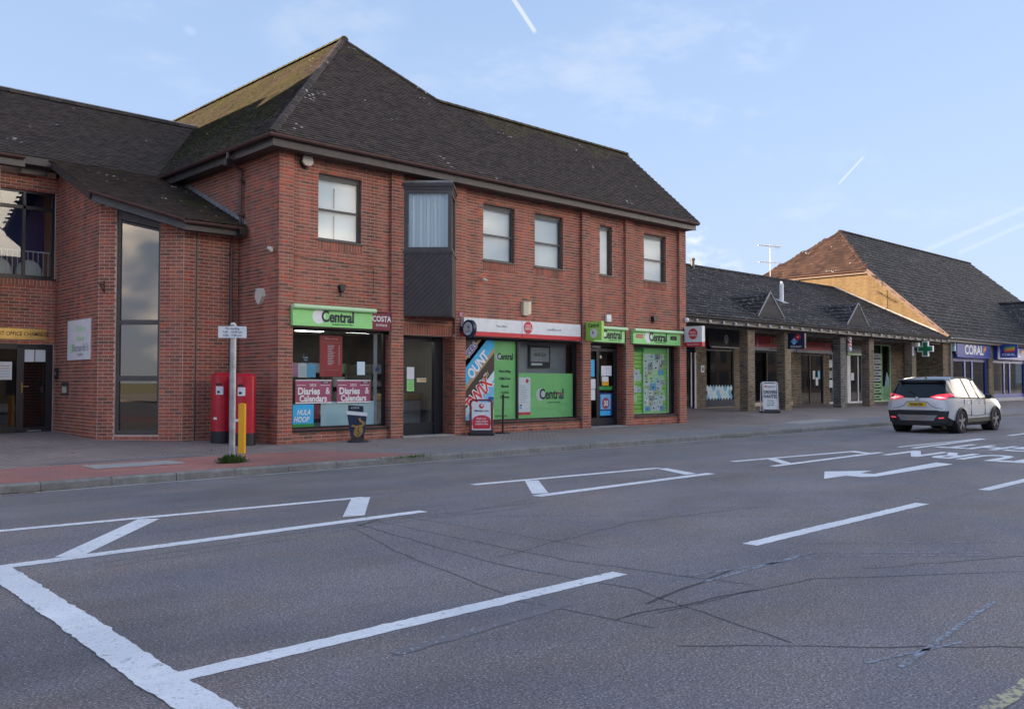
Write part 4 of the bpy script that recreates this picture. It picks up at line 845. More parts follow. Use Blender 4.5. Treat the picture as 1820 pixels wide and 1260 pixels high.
t = thing('round_hanging_sign', (5.0, -.2, 2.4), 'round white hanging sign with thick navy rim left of the post office fascia', 'sign'); c = V((4.98, -.34, 2.60)); m = MB(); m.cyl(c+V((.05, 0, 0)), c-V((.05, 0, 0)), .215, 'navy', 32); m.build('case', t); m = MB(); m.cyl(c-V((.051, 0, 0)), c-V((.054, 0, 0)), .165, 'paper', 32); m.build('face', t); m = MB(); m.box(4.96, 5.0, -.14, 0, 2.55, 2.66, 'navy'); m.build('bracket', t)
m = MB(); m.sphere(c-V((.056, .03, -.03)), .06, 'text_grey', sc=(.05, .7, 1)); m.build('emblem', t); text('lettering', 'LOTTO', c-V((.056, 0, .075)), UL, UZ, .04, 'text_navy', t)
t = thing('projecting_sign', (9.66, -.25, 2.5), 'projecting green Central sign with white roundel beside the double door', 'sign'); m = MB(); m.box(9.60, 9.70, -.62, -.03, 2.47, 2.99, 'lime_bright'); m.build('board', t); m = MB(); m.box(9.63, 9.67, -.03, 0, 2.5, 2.9, 'black_plastic'); m.build('bracket', t); text('lettering', 'Central', (9.598, -.33, 2.88), UL, UZ, .11, 'text_navy', t, bold=.012, xs=.85); m = MB(); m.cyl((9.599, -.33, 2.66), (9.594, -.33, 2.66), .13, 'text_white', 24); m.build('roundel', t); m = MB(); m.sphere((9.593, -.31, 2.68), .05, 'text_grey', sc=(.05, .8, 1)); m.build('emblem', t)
t = thing('projecting_sign', (14.4, -.4, 2.4), 'projecting white Post Office sign with red oval at the right corner', 'sign'); m = MB(); m.box(14.30, 14.46, -.72, -.06, 2.56, 3.06, 'white_paint'); m.build('box', t); m = MB(); m.box(14.298, 14.462, -.722, -.06, 2.42, 2.558, 'sign_red'); m.build('red_band', t); m = MB(); m.cyl((14.298, -.39, 2.82), (14.294, -.39, 2.82), .17, 'sign_red', 28); m.build('roundel', t); text('lettering', 'POST', (14.292, -.39, 2.86), UL, UZ, .065, 'text_white', t, bold=.01); text('lettering', 'OFFICE', (14.292, -.39, 2.77), UL, UZ, .065, 'text_white', t, bold=.01); text('lettering', 'Bureau de Change', (14.296, -.39, 2.49), UL, UZ, .04, 'text_white', t); m = MB(); m.box(14.34, 14.42, -.06, 0, 2.6, 3.0, 'black_plastic'); m.build('bracket', t)
# small fittings on the walls
def fitting(name, label, cat, parts, group=None):
    t = None
    for i, (pn, fn) in enumerate(parts):
        m = MB(); fn(m)
        if t is None: c = V(m.v[0]); t = thing(name, c, label, cat, group)
        m.build(pn, t)
    return t
fitting('alarm_box', 'white hexagonal alarm box high under the eaves by the corner', 'alarm', [('back_plate', lambda m: m.cyl((.66, PY, 6.0), (.66, PY-.04, 6.0), .15, 'black_plastic', 6)), ('cover', lambda m: (m.prism([(.56, .02, 6.12), (.76, .02, 6.12), (.79, .02, 6.0), (.72, .02, 5.92), (.60, .02, 5.92), (.53, .02, 6.0)], (0, -.06, 0), 'off_white'))), ('lens', lambda m: m.prism([(.61, .0, 5.92), (.71, .0, 5.92), (.69, .0, 5.88), (.63, .0, 5.88)], (0, -.06, 0), 'costa_red'))])
fitting('alarm_box', 'shield-shaped cream box on the left side wall above the post boxes', 'alarm', [('cover', lambda m: m.prism([(-.0, .58, 3.27), (-.0, .82, 3.27), (0, .86, 3.12), (0, .78, 3.0), (0, .70, 2.94), (0, .62, 3.0), (0, .54, 3.12)], (-.09, 0, 0), 'off_white')), ('cap', lambda m: m.box(-.11, 0, .62, .78, 3.27, 3.29, 'white_paint'))])
fitting('security_camera', 'small white camera on the left wall near the corner', 'camera', [('bracket', lambda m: m.cyl((0, .23, 4.12), (-.09, .2, 4.12), .02, 'off_white', 8)), ('housing', lambda m: m.cyl((-.09, .27, 4.11), (-.11, .11, 4.05), .04, 'off_white', 10))])
fitting('security_camera', 'small camera on the brickwork right of the dark bay', 'camera', [('bracket', lambda m: m.cyl((5.76, PY, 3.9), (5.76, PY-.08, 3.9), .018, 'off_white', 8)), ('housing', lambda m: m.cyl((5.72, PY-.1, 3.90), (5.84, PY-.14, 3.86), .033, 'off_white', 10))])
fitting('flood_light', 'dark wedge lamp on the brickwork above the left green sign', 'lamp', [('housing', lambda m: m.prism([(1.50, PY, 3.42), (1.65, PY, 3.42), (1.62, PY, 3.27), (1.53, PY, 3.27)], (0, -.10, .03), 'black_plastic')), ('bracket', lambda m: m.box(1.56, 1.59, PY-.03, PY, 3.20, 3.30, 'black_plastic'))])
fitting('flood_light', 'dark wedge lamp above the right green sign', 'lamp', [('housing', lambda m: m.prism([(12.76, PY, 3.30), (12.97, PY, 3.30), (12.93, PY, 3.14), (12.80, PY, 3.14)], (0, -.12, .03), 'black_plastic')), ('bracket', lambda m: m.box(12.84, 12.88, PY-.03, PY, 3.08, 3.15, 'black_plastic'))])
fitting('alarm_box', 'cream box with slanting side high above the post office fascia', 'alarm', [('cover', lambda m: m.box(7.18, 7.36, -.0, PY, 3.06, 3.42, 'cream')), ('side', lambda m: m.prism([(7.36, PY, 3.06), (7.36, 0, 3.10), (7.50, .04, 3.12), (7.50, PY, 3.06)], (0, 0, .32), 'cream'))])
fitting('wall_box', 'small white square box above the double door sign', 'box', [('cover', lambda m: m.box(10.60, 10.80, PY-.08, PY, 3.06, 3.26, 'white_paint')), ('base', lambda m: m.box(10.62, 10.78, PY-.05, PY, 3.035, 3.06, 'text_grey'))])
fitting('wall_box', 'tiny white box at the left of the post office fascia', 'box', [('cover', lambda m: m.box(4.93, 5.01, -.03, 0, 2.92, 3.01, 'pink')), ('base', lambda m: m.box(4.94, 5.0, -.02, 0, 2.905, 2.92, 'text_grey'))])
fitting('dome_lamp', 'white round lamp on the right corner under the parade eaves', 'lamp', [('globe', lambda m: m.sphere((14.42, -.07, 3.28), .08, 'white_paint')), ('base', lambda m: m.box(14.36, 14.46, -.03, 0, 3.24, 3.34, 'text_grey'))])
mb = MB(); mb.sweep([(.02, -.006, 4.02), (.33, -.006, 4.0), (.36, PY-.006, 3.98), (1.3, PY-.006, 3.94), (2.45, PY-.006, 3.90), (2.46, PY-.006, 3.3)], [(-.006, -.006), (.006, -.006), (.006, .006), (-.006, .006)], 'black_plastic'); o = mb.build('wall_cable'); tag(o, 'thin dark cable running along the brick below the first upper window', 'cable')

# ------------------------------------------------------------------ brick office wing on the left
O_ = thing('office_wing', (-3, 5, 0), 'red brick office wing at the left with a low catslide roof and tall stair window', 'building')
K, E_ = V((-2.545, 3.03, 0)), V((-1.264, 1.75, 0)); CU = (E_-K).normalized(); CN = V((CU.y, -CU.x, 0)); CW = (E_-K).length
def zlow(y): return 4.70+.43*(y-1.35)
mb = MB(); th = .25; Z0 = -.2
mb.box(-3.9, -2.545+.0, 5.75, 6.0, 2.17, 3.70, 'mortar'); mb.box(-3.9, -2.545, 5.75, 6.0, 5.72, 6.2, 'mortar'); mb.box(-2.60, -2.545+th, 5.75, 6.0, Z0, 6.2, 'mortar')
mb.prism([(-2.545, 5.75, Z0), (-2.545, 3.03, Z0), (-2.545, 3.03, zlow(3.03)-.16), (-2.545, 5.75, zlow(5.75)-.16)], (th, 0, 0), 'mortar')
def cantp(s0, s1): return [K+CU*s0+V((0, 0, Z0)), K+CU*s1+V((0, 0, Z0)), K+CU*s1+V((0, 0, zlow((K+CU*s1).y)-.2)), K+CU*s0+V((0, 0, zlow((K+CU*s0).y)-.2))]
mb.prism(cantp(0, .36), -CN*th, 'mortar'); mb.prism(cantp(1.31, CW), -CN*th, 'mortar'); mb.obox(K+CU*.36+V((0, 0, Z0)), CU*.95, -CN*th, (0, 0, .38), 'mortar')
mb.box(-1.264, -.02, 1.75, 2.0, Z0, 4.62, 'mortar'); mb.box(-1.0, -.965, 1.742, 1.76, Z0, 4.6, 'frame_grey')
mb.box(-40, -3.87, 5.35, 5.6, Z0, 6.2, 'mortar'); mb.box(-40, -39.8, 5.35, 12.5, Z0, 6.2, 'mortar')
mb.box(-40, .0, 12.3, 12.5, Z0, 6.3, 'mortar'); mb.box(-3.2, -2.9, 6.95, 12.3, Z0, 6.3, 'mortar'); mb.box(-100, -16, 4.9, 15.6, Z0, 9.0, 'mortar')  # last box: unseen tall terrace, added to keep the sun off the road
wallO = mb.build('wall', O_)
br = []
brick_rows(br, (-3.9, 5.75, 0), (1, 0, 0), (0, -1, 0), 1.355, 0, 6.1, [(-.1, 1.30, -.2, 2.17), (-.1, 1.30, 3.50, 5.72)]); soldiers(br, (-3.9, 5.75, 3.50), (1, 0, 0), (0, -1, 0), 1.30, .20)
brick_rows(br, (-2.545, 5.75, 0), (0, -1, 0), (-1, 0, 0), 2.72, 0, 6.2, [], lambda s: zlow(5.75-s)-.17)
brick_rows(br, K, CU, CN, .36, 0, 5.4, [], lambda s: zlow((K+CU*s).y)-.22); brick_rows(br, K+CU*1.31, CU, CN, CW-1.31, 0, 5.4, [], lambda s: zlow((K+CU*(1.31+s)).y)-.22, 1)
brick_rows(br, (-1.264, 1.75, 0), (1, 0, 0), (0, -1, 0), 1.26, -.075, 4.62, [(.264, .30, -1, 9)]); brick_rows(br, (-4.3, 5.35, 0), (1, 0, 0), (0, -1, 0), .43, 0, 6.1)
brick_rows(br, K+CU*.36, CU, CN, .95, -.075, .18); finish_bricks(br, 'red_brick', wallO)
# stair window on the canted wall
def CP(s, z, d=0): return K+CU*s+V((0, 0, z))-CN*d
w = MB()
def cbar(a, b, c, d, dp=.05, mt='frame_grey', dd=.08): w.obox(CP(a, c, dp), CU*(b-a), -CN*dd, (0, 0, d-c), mt)
def zc(s, k=.2): return zlow((K+CU*s).y)-k
cbar(.36, .43, .19, zc(.43)); cbar(1.25, 1.31, .19, zc(1.31)); cbar(.43, 1.25, .19, .27); cbar(.43, 1.25, 1.32, 1.43); cbar(.43, 1.25, 2.52, 2.62)
w.prism([CP(.43, zc(.43, .52), .06), CP(1.25, zc(1.25, .46), .06), CP(1.25, zc(1.25), .06), CP(.43, zc(.43), .06)], -CN*.06, 'frame_grey')
w.prism([CP(.43, zc(.43, .59), .05), CP(1.25, zc(1.25, .53), .05), CP(1.25, zc(1.25, .485), .05), CP(.43, zc(.43, .545), .05)], -CN*.06, 'frame_grey')
stair = w.build('stair_window', O_)
for a, b in ((.27, 1.32), (1.43, 2.52)): m = MB(); m.obox(CP(.43, a, .09), CU*.82, -CN*.006, (0, 0, b-a), 'tinted_glass'); m.build('pane', stair)
m = MB(); m.prism([CP(.43, 2.62, .096), CP(1.25, 2.62, .096), CP(1.25, zc(1.25, .5), .096), CP(.43, zc(.43, .56), .096)], CN*.006, 'tinted_glass'); m.build('pane', stair)
m = MB(); m.obox(CP(.30, .1, .5), CU*1.1, -CN*.02, (0, 0, 4.4), 'tan'); m.obox(CP(.43, .28, .2), CU*.82, -CN*.01, (0, 0, 1.0), 'tan'); m.build('stair_screen', stair)
# entrance doors and window above
dr = MB(); bars(dr, (-3.95, 5.80, 0), UX, NF, 1.35, .10, 2.17, .07, .07, 'frame_black'); dr.box(-3.36, -3.21, 5.80, 5.87, .1, 2.12, 'frame_black'); dr.box(-2.75, -2.61, 5.79, 5.87, .1, 2.12, 'frame_black'); dr.box(-3.88, -2.75, 5.81, 5.87, .1, .26, 'frame_black'); dr.box(-3.88, -2.75, 5.81, 5.87, 2.05, 2.12, 'frame_black')
doorO = dr.build('door', O_); pane((0, 5.84, 0), UX, NF, -3.88, -3.36, .26, 2.05, doorO, 'dark_glass'); pane((0, 5.84, 0), UX, NF, -3.21, -2.75, .26, 2.05, doorO, 'dark_glass')
m = MB(); m.cyl((-3.25, 5.79, 1.05), (-3.25, 5.79, 1.29), .02, 'gold', 8); m.cyl((-3.25, 5.76, 1.2), (-3.12, 5.76, 1.2), .014, 'gold', 8); m.cyl((-3.25, 5.80, 1.2), (-3.25, 5.76, 1.2), .014, 'gold', 8); m.build('handle', doorO); card('letter_plate', -3.12, -2.82, .14, .19, 5.805, 'text_grey', doorO)
mb = MB(); mb.box(-4, -2.5, 6.9, 6.95, 0, 2.6, 'deep_blue'); mb.box(-4, -2.5, 6.9, 6.95, 3.2, 6.0, 'deep_blue'); mb.box(-4, -2.4, 5.9, 6.95, 2.6, 3.2, 'interior_dark'); mb.quad((-4, 5.9, .12), (-2.4, 5.9, .12), (-2.4, 6.95, .12), (-4, 6.95, .12), 'carpet'); mb.build('interior', O_)
t = poster('notice', -3.80, -3.45, 1.35, 1.76, 'paper', 'white notice on the left leaf of the office entrance door', y=5.832)
for k in range(5): m = MB(); m.box(-3.75, -3.5, 5.82, 5.825, 1.42+k*.06, 1.43+k*.06, 'maroon' if k > 2 else 'sky_blue'); m.build('text_line', t)
poster('notice', -3.19, -2.985, 1.765, 2.045, 'paper', 'left of two picture notices at the top of the office door', y=5.832); poster('notice', -2.965, -2.75, 1.77, 2.05, 'paper', 'right of two picture notices at the top of the office door', y=5.832)
w = MB(); bar = bars(w, (-3.95, 5.80, 0), UX, NF, 1.35, 3.70, 5.72, .06, .08, 'frame_black', (.70,)); bar(.06, 1.29, 5.28, 5.36); w.box(-3.95, -2.58, 5.73, 5.80, 3.66, 3.70, 'frame_black'); wo_ = w.build('window', O_)
for a, b in ((-3.89, -3.28), (-3.22, -2.66)):
    for c, d in ((3.76, 5.28), (5.36, 5.66)): pane((0, 5.84, 0), UX, NF, a, b, c, d, wo_, 'sash_glass')
rl = MB(); rl.cyl((-3.9, 6.1, 4.35), (-2.6, 6.1, 4.35), .015, 'white_paint', 6); [rl.cyl((-3.85+k*.11, 6.1, 3.75), (-3.85+k*.11, 6.1, 4.35), .008, 'white_paint', 6) for k in range(12)]; o = rl.build('balustrade'); tag(o, 'white railing seen behind the upper left office window', 'railing')
for x, l in ((-3.65, 'left white chair back behind the upper office window'), (-3.0, 'right white chair back behind the upper office window')):
    t = thing('chair', (x, 6.3, 3.3), l, 'chair', 'white chairs upstairs'); m = MB(); m.sphere((x, 6.3, 3.85), .3, 'white_paint', 12, 8, (1, .3, 1.1)); m.build('backrest', t, True); m = MB(); m.box(x-.03, x+.03, 6.3, 6.36, 3.2, 3.7, 'chrome'); m.build('leg', t)
# roofs of the wing, with unseen roofs added for shade
roofO = MB(); roofO.box(-2.0, -.5, 3.5, 5.0, 4.75, 4.8, 'interior_dark'); roofO = roofO.build('roof', O_)
p2 = .65; c2 = 1/math.hypot(1, p2); s2 = p2*c2; bR = (9.03-5.2)/c2
roof_tiles((0, 5.2, 6.38), (1, 0, 0), (0, c2, s2), [(-6, 0), (-.40, 0), (2.30, bR), (-6, bR)], .165, .10, .019, 'dark_tile', roofO, 300)
c3 = 1/math.hypot(1, .43); s3 = .43*c3
def low_mat(a, b): return 'low_mossy_tile' if a+b*.25 > -.9+rng.uniform(-.3, .3) else 'dark_tile'
roof_tiles((0, 1.33, 4.70), (1, 0, 0), (0, c3, s3), [(-.01, 0), (-1.43, 0), (-2.85, 1.42/c3), (-2.85, 3.95/c3), (-.01, 3.95/c3)], .165, .10, .019, 'low_mossy_tile', roofO, 0, low_mat)
mb = MB(); zR2 = 6.38+p2*3.83; mb.quad((-40, 5.2, 6.38), (-6, 5.2, 6.38), (-6, 9.03, zR2), (-40, 9.03, zR2), 'dark_tile'); mb.quad((-40, 9.03, zR2), (2.2, 9.03, zR2), (2.2, 12.9, 6.38), (-40, 12.9, 6.38), 'dark_tile'); mb.poly([(-9.4, 9.9, 11.5), (-9.4, 20, 11.5), (-14.4, 20, 6.38), (-14.4, 5.0, 6.38)], 'dark_tile'); mb.poly([(-9.4, 9.9, 11.5), (-4.4, 5.0, 6.38), (-4.4, 20, 6.38), (-9.4, 20, 11.5)], 'dark_tile'); mb.poly([(-9.4, 9.9, 11.5), (-14.4, 5.0, 6.38), (-4.4, 5.0, 6.38)], 'dark_tile'); mb.prism([(-15.8, 4.6, 9.0), (-15.8, 15.9, 9.0), (-15.8, 10.2, 14.0)], (-84.5, 0, 0), 'dark_tile'); mb.build('roof_slope', roofO)  # hipped cross roof and far terrace roof are unseen, added to cast shade
ridge((-6, 9.03, zR2+.02), (2.35, 9.03, zR2+.02), roofO, 'dark_tile', .12, .32)
m = MB(); m.sweep([(-6, 9.03, zR2+.075), (2.3, 9.03, zR2+.075)], [(-.05, 0), (.05, 0), (.03, .03), (-.03, .03)], 'lead'); m.build('ridge_strip', roofO)  # pale narrow strip along the ridge top
m = MB()
for k in range(14): y = 1.45+k*.25; m.obox((-.016, y, zlow(y)+.015), (0, .27, .27*.43), (.03, 0, 0), (0, 0, .11), 'lead')
m.build('flashing', roofO)
gutter([(-.10, 1.27, 4.66), (-1.44, 1.27, 4.66)], O_); gutter([(-1.46, 1.27, 4.69), (-2.90, 2.71, 5.31)], O_, unions=.9); gutter([(-3.45, 5.12, 6.34), (-12, 5.12, 6.34)], O_)
mb = MB(); mb.sweep([(-.03, 1.36, 4.56), (-1.40, 1.36, 4.56), (-2.80, 2.76, 5.17)], [(-.014, -.085), (.014, -.085), (.014, .085), (-.014, .085)], 'frame_grey'); mb.sweep([(-2.84, 2.76, 5.20), (-2.84, 5.25, 6.27)], [(-.02, -.08), (.02, -.08), (.02, .08), (-.02, .08)], 'brown_paint'); mb.box(-40, -3.42, 5.19, 5.22, 6.12, 6.31, 'frame_grey'); mb.box(-40, -3.42, 5.22, 5.4, 6.13, 6.15, 'brown_paint'); mb.box(-3.42, -2.86, 5.52, 5.55, 6.05, 6.22, 'frame_grey'); mb.box(-3.42, -2.80, 5.19, 5.9, 6.20, 6.37, 'brown_paint'); mb.build('fascia', O_)
mb = MB(); mb.poly([(-.02, 1.38, 4.50), (-1.39, 1.38, 4.50), (-2.78, 2.77, 5.10), (-2.5, 3.1, 5.10), (-1.2, 1.8, 4.52), (-.02, 1.8, 4.52)], 'brown_paint'); mb.poly([(-2.84, 2.8, 5.14), (-2.84, 5.2, 6.17), (-2.4, 5.2, 6.17), (-2.4, 2.8, 5.14)], 'brown_paint'); mb.build('soffit', O_)
mb = MB(); mb.cyl((-.20, 1.70, 4.35), (-.20, 1.70, .05), .036, 'gutter_plastic'); mb.cyl((-.2, 1.27, 4.62), (-.2, 1.68, 4.38), .036, 'gutter_plastic'); mb.box(-.27, -.13, 1.20, 1.34, 4.50, 4.62, 'black_plastic'); [mb.box(-.25, -.15, 1.68, 1.75, z, z+.05, 'gutter_plastic') for z in (4.1, 2.6, 1.1)]; mb.build('downpipe', O_)
# things on the wing
t = thing('charity_sign', (-2.56, 4.15, 1.79), 'white square charity sign with pale green print on the wing side wall', 'sign'); m = MB(); m.box(-2.575, -2.553, 3.42, 4.87, 1.79, 2.675, 'white_paint'); m.build('board', t)
for z, s, h, mt in ((2.47, 'Children', .13, 'lime_pale'), (2.26, 'believe', .13, 'lime_pale'), (2.05, "Barnardo's", .17, 'text_grey'), (1.91, 'centre', .09, 'text_grey')): text('lettering', s, (-2.577, 4.02, z), UL, UZ, h, mt, t)
m = MB(); m.box(-2.580, -2.576, 4.50, 4.66, 1.95, 2.15, 'lime_pale'); m.build('emblem', t)
t = thing('name_plate', (-3.3, 5.74, 2.26), 'brass name plate reading POST OFFICE CHAMBERS over the office door', 'sign'); m = MB(); m.box(-3.85, -2.77, 5.715, 5.735, 2.27, 2.52, 'gold'); m.build('plate', t); text('lettering', 'POST OFFICE CHAMBERS', (-3.31, 5.714, 2.395), UX, UZ, .09, 'chocolate', t, xs=.84, bold=.006)
fitting('door_intercom', 'dark intercom panel beside the office door', 'intercom', [('case', lambda m: m.box(-2.60, -2.552, 5.52, 5.66, 1.38, 1.62, 'black_plastic')), ('button', lambda m: m.box(-2.605, -2.60, 5.56, 5.62, 1.46, 1.54, 'text_grey'))])
fitting('meter_box', 'small white flap in a dark frame low on the wing side wall', 'box', [('frame', lambda m: m.box(-2.570, -2.553, 4.82, 5.25, 1.0, 1.30, 'frame_grey')), ('flap', lambda m: m.box(-2.580, -2.570, 4.90, 5.17, 1.05, 1.20, 'cream'))])
bk = MB(); q = K+CU*.12+CN*.02
for a, b in ((V((0, 0, 3.20)), V((0, 0, 3.45))), (V((0, 0, 3.36)), V((0, 0, 3.36))+CN*.30), (V((0, 0, 3.22)), V((0, 0, 3.36))+CN*.20)): bk.cyl(q+a, q+b, .011, 'black_plastic', 6)
o = bk.build('wall_bracket'); tag(o, 'black wrought iron wall bracket on the canted wing corner', 'bracket')

# ------------------------------------------------------------------ single-storey parade
S = thing('shop_parade', (27, 3, .2), 'single-storey parade of shops with brown brick columns and dark speckled roof', 'building')
cols = [(20.28, 'buff_brick'), (23.01, 'buff_brick'), (27.73, 'stone_brick'), (30.51, 'buff_brick'), (35.22, 'buff_brick')]
for x, mt in cols:
    m = MB(); m.box(x, x+.47, 1.3, 1.66, 0, 3.3, 'buff_mortar'); c = m.build('column', S); br = []
    brick_rows(br, (x, 1.3, 0), (1, 0, 0), (0, -1, 0), .47, .075, 3.3); brick_rows(br, (x, 1.66, 0), (0, -1, 0), (-1, 0, 0), .36, .075, 3.3, phase=1); finish_bricks(br, mt, c, 0)
mb = MB(); mb.box(14.55, 39.0, 1.35, 1.6, 3.25, 3.46, 'frame_grey'); mb.build('beam', S)
mb = MB(); mb.box(14.55, 39.0, .92, .95, 3.34, 3.52, 'frame_grey'); mb.box(14.55, 39.0, .95, 3.3, 3.465, 3.485, 'brown_paint'); mb.build('fascia', S)
gutter([(14.55, .86, 3.575), (38.9, .86, 3.575)], S, 'frame_grey', 1.1, 4)
BW = 3.3; ops2 = [(19.05, 19.82, .1, 2.75), (20.52, 22.5, .33, 2.75), (24.05, 27.15, .45, 2.8), (28.0, 30.1, .2, 2.8), (30.65, 34.25, .25, 3.1), (35.45, 37.5, .33, 3.25)]
o2 = [(a-14.55, b-14.55, c, d) for a, b, c, d in ops2]
mb = MB(); wall_cells(mb, (14.55, BW, 0), UX, NF, 24.5, 0, 3.46, o2, .2, 'buff_mortar'); mb.box(14.55, 39, 5.6, 5.7, 0, 3.5, 'interior_dark'); mb.box(14.55, 39, 12.8, 13, 0, 3.6, 'buff_mortar'); mb.quad((14.55, 3.4, .28), (39, 3.4, .28), (39, 5.6, .28), (14.55, 5.6, .28), 'carpet')
[mb.box(x, x+.1, 3.5, 5.6, 0, 3.4, 'interior_dark') for x in (20.1, 23.4, 27.6, 30.4, 34.8, 38.2)]; wallS = mb.build('wall', S); br = []
brick_rows(br, (14.55, BW, 0), UX, NF, 24.5, .15, 3.4, o2); finish_bricks(br, 'buff_brick', wallS, 0)
def unit(x0, x1, z0, z1, mull, mat, name='shop_window', t=.07, gl='dark_glass', y=BW+.04):
    w = MB(); bars(w, (x0, y, 0), UX, NF, x1-x0, z0, z1, t, .06, mat, [a-x0 for a in mull]); o = w.build(name, S); e = [x0+t]+[q for a in mull for q in (a-t/2, a+t/2)]+[x1-t]
    for k in range(0, len(e), 2): pane((0, y+.03, 0), UX, NF, e[k], e[k+1], z0+t, z1-t, o, gl)
    return o
d = unit(19.05, 19.82, .28, 2.75, (), 'navy', 'door'); m = MB(); m.box(19.50, 19.54, 3.30, 3.335, .35, 2.45, 'text_white'); m.box(19.74, 19.80, 3.28, 3.335, .3, 2.45, 'text_white'); m.build('white_trim', d)
t = thing('wall_sign', (20.2, 3.28, 1.68), 'small white notice plate on the brown brick pier beside the salon', 'sign'); m = MB(); m.box(20.12, 20.35, 3.275, 3.295, 1.68, 1.96, 'white_paint'); m.build('plate', t); m = MB(); m.box(20.21, 20.27, 3.268, 3.274, 1.75, 1.88, 'text_navy'); m.build('pictogram', t)
sal = unit(20.52, 22.5, .33, 2.62, (), 'frame_black'); m = MB(); m.box(20.52, 22.5, 3.28, 3.34, .33, .60, 'navy'); m.build('stall_riser', sal)
t = thing('shop_sign', (21.6, 3.2, 2.66), 'dark grey salon fascia with white strip light below', 'sign'); m = MB(); m.box(20.50, 22.8, 3.15, 3.29, 2.72, 3.40, 'interior_dark'); m.build('board', t); m = MB(); m.box(20.60, 22.7, 3.12, 3.18, 2.66, 2.72, 'text_grey'); m.build('strip', t); m = MB(); m.sphere((21.7, 3.14, 3.02), .16, 'text_grey', sc=(1, .05, 1.2)); m.build('emblem', t)
t = poster('telephone_poster', 20.93, 21.50, 1.50, 2.33, 'sign_red', 'red upright poster hanging in the dark salon window', y=3.45); card('inner', 21.05, 21.35, 1.68, 2.0, 3.44, 'pale_blue', t); card('top_panel', 20.98, 21.45, 2.12, 2.28, 3.44, 'pink', t)
t = thing('pendant_lamp', (21.7, 3.6, 2.3), 'white cone pendant lamp in the salon window', 'lamp'); m = MB(); m.cyl((21.72, 3.6, 2.30), (21.72, 3.6, 2.55), .13, 'white_paint', 14, .02); m.build('shade', t); m = MB(); m.cyl((21.72, 3.6, 2.55), (21.72, 3.6, 3.3), .006, 'black_plastic', 6); m.build('cord', t)
t = thing('paper_display', (21.5, 3.32, .6), 'pale blue diamond paper display along the bottom of the salon window', 'display')
for k in range(9):
    for j in range(3):
        x = 20.66+k*.21+(.105 if j % 2 else 0); z = .72+j*.17
        if x < 22.42: m = MB(); m.prism([(x-.12, 3.352, z), (x, 3.352, z-.14), (x+.12, 3.352, z), (x, 3.352, z+.14)], (0, -.004-.002*((k+j) % 3), 0), 'pale_blue' if (k+j) % 4 else 'sky_blue'); m.build('diamond', t)
t = thing('shop_sign', (25.5, 3.2, 2.64), 'dark red SIRS barber fascia with silver edge between two columns', 'sign'); m = MB(); m.box(23.6, 27.2, 3.14, 3.29, 2.78, 3.25, 'sirs_red'); m.build('board', t); m = MB(); m.box(23.6, 27.2, 3.12, 3.29, 2.64, 2.78, 'text_grey'); m.build('edge_strip', t); text('lettering', 'SIRS', (25.45, 3.136, 3.03), UX, UZ, .30, 'tan', t, bold=.02, xs=1.1); text('lettering', "MEN'S HAIRDRESSER", (25.45, 3.116, 2.71), UX, UZ, .08, 'text_navy', t); m = MB(); m.prism([(23.95, 3.137, 2.8), (24.12, 3.137, 2.8), (24.02, 3.137, 3.2)], (0, -.004, 0), 'pink'); m.build('stripe', t)
sw = unit(24.05, 27.15, .45, 2.64, (25.15, 26.3), 'frame_black', gl='dark_glass'); m = MB(); m.box(24.12, 27.0, 3.40, 3.42, 2.20, 2.60, 'tan'); m.build('header_print', sw); m = MB(); m.box(24.05, 27.15, 3.26, 3.34, .30, .45, 'cream'); m.build('stall_riser', sw)
t = thing('shop_sign', (29, 3.2, 2.62), 'dark red pizza shop fascia with two pale slashes at its right end', 'sign'); m = MB(); m.box(27.3, 30.6, 3.14, 3.29, 2.76, 3.12, 'sirs_red'); m.build('board', t); m = MB(); m.box(27.3, 30.6, 3.12, 3.29, 2.62, 2.76, 'text_grey'); m.build('edge_strip', t); text('lettering', 'pizza', (29.1, 3.136, 2.95), UX, UZ, .12, 'pink', t)
for x in (29.95, 30.2): m = MB(); m.prism([(x, 3.137, 2.79), (x+.1, 3.137, 2.79), (x+.22, 3.137, 3.1), (x+.12, 3.137, 3.1)], (0, -.004, 0), 'pink'); m.build('stripe', t)
dd = unit(28.0, 30.1, .28, 2.6, (28.9,), 'frame_black', 'door', gl='dark_glass'); m = MB(); m.box(28.78, 28.84, 3.28, 3.30, 1.1, 1.5, 'black_plastic'); m.build('handle', dd)
for x, z, mt, l in ((29.15, 1.45, 'paper', 'upper white notice on the pizza shop door'), (29.42, 1.15, 'paper', 'lower white notice on the pizza shop door'), (29.62, 1.45, 'sky_blue', 'blue notice on the pizza shop door')): poster('notice', x, x+.22, z, z+.38, mt, l, y=3.345)
ba = unit(30.65, 34.25, .28, 2.72, (31.15, 32.45, 33.75), 'white_paint', gl='dark_glass', t=.09); m = MB(); m.box(32.45, 32.8, 3.28, 3.34, .3, 2.6, 'white_paint'); m.build('door_stile', ba); m = MB(); m.box(32.3, 34.3, 3.18, 3.3, 2.72, 3.1, 'text_grey'); m.build('shutter_box', ba); m = MB(); m.box(32.3, 34.3, 3.17, 3.3, 2.62, 2.72, 'lime_pale'); m.build('header', ba)
for k, (x, z) in enumerate(((30.75, 2.0), (30.75, 1.5), (30.75, 1.05), (33.0, 1.4))): poster('notice', x, x+.32, z, z+.36, 'paper' if k != 1 else 'text_grey', 'pale notice, %s in the white framed barber window' % ('topmost', 'middle', 'lowest of the left stack', 'rightmost')[k], y=3.355)
poster('display_board', 33.2, 33.6, .45, 1.25, 'pale_blue', 'pale blue upright board low in the white framed window', y=3.42, cat='board')
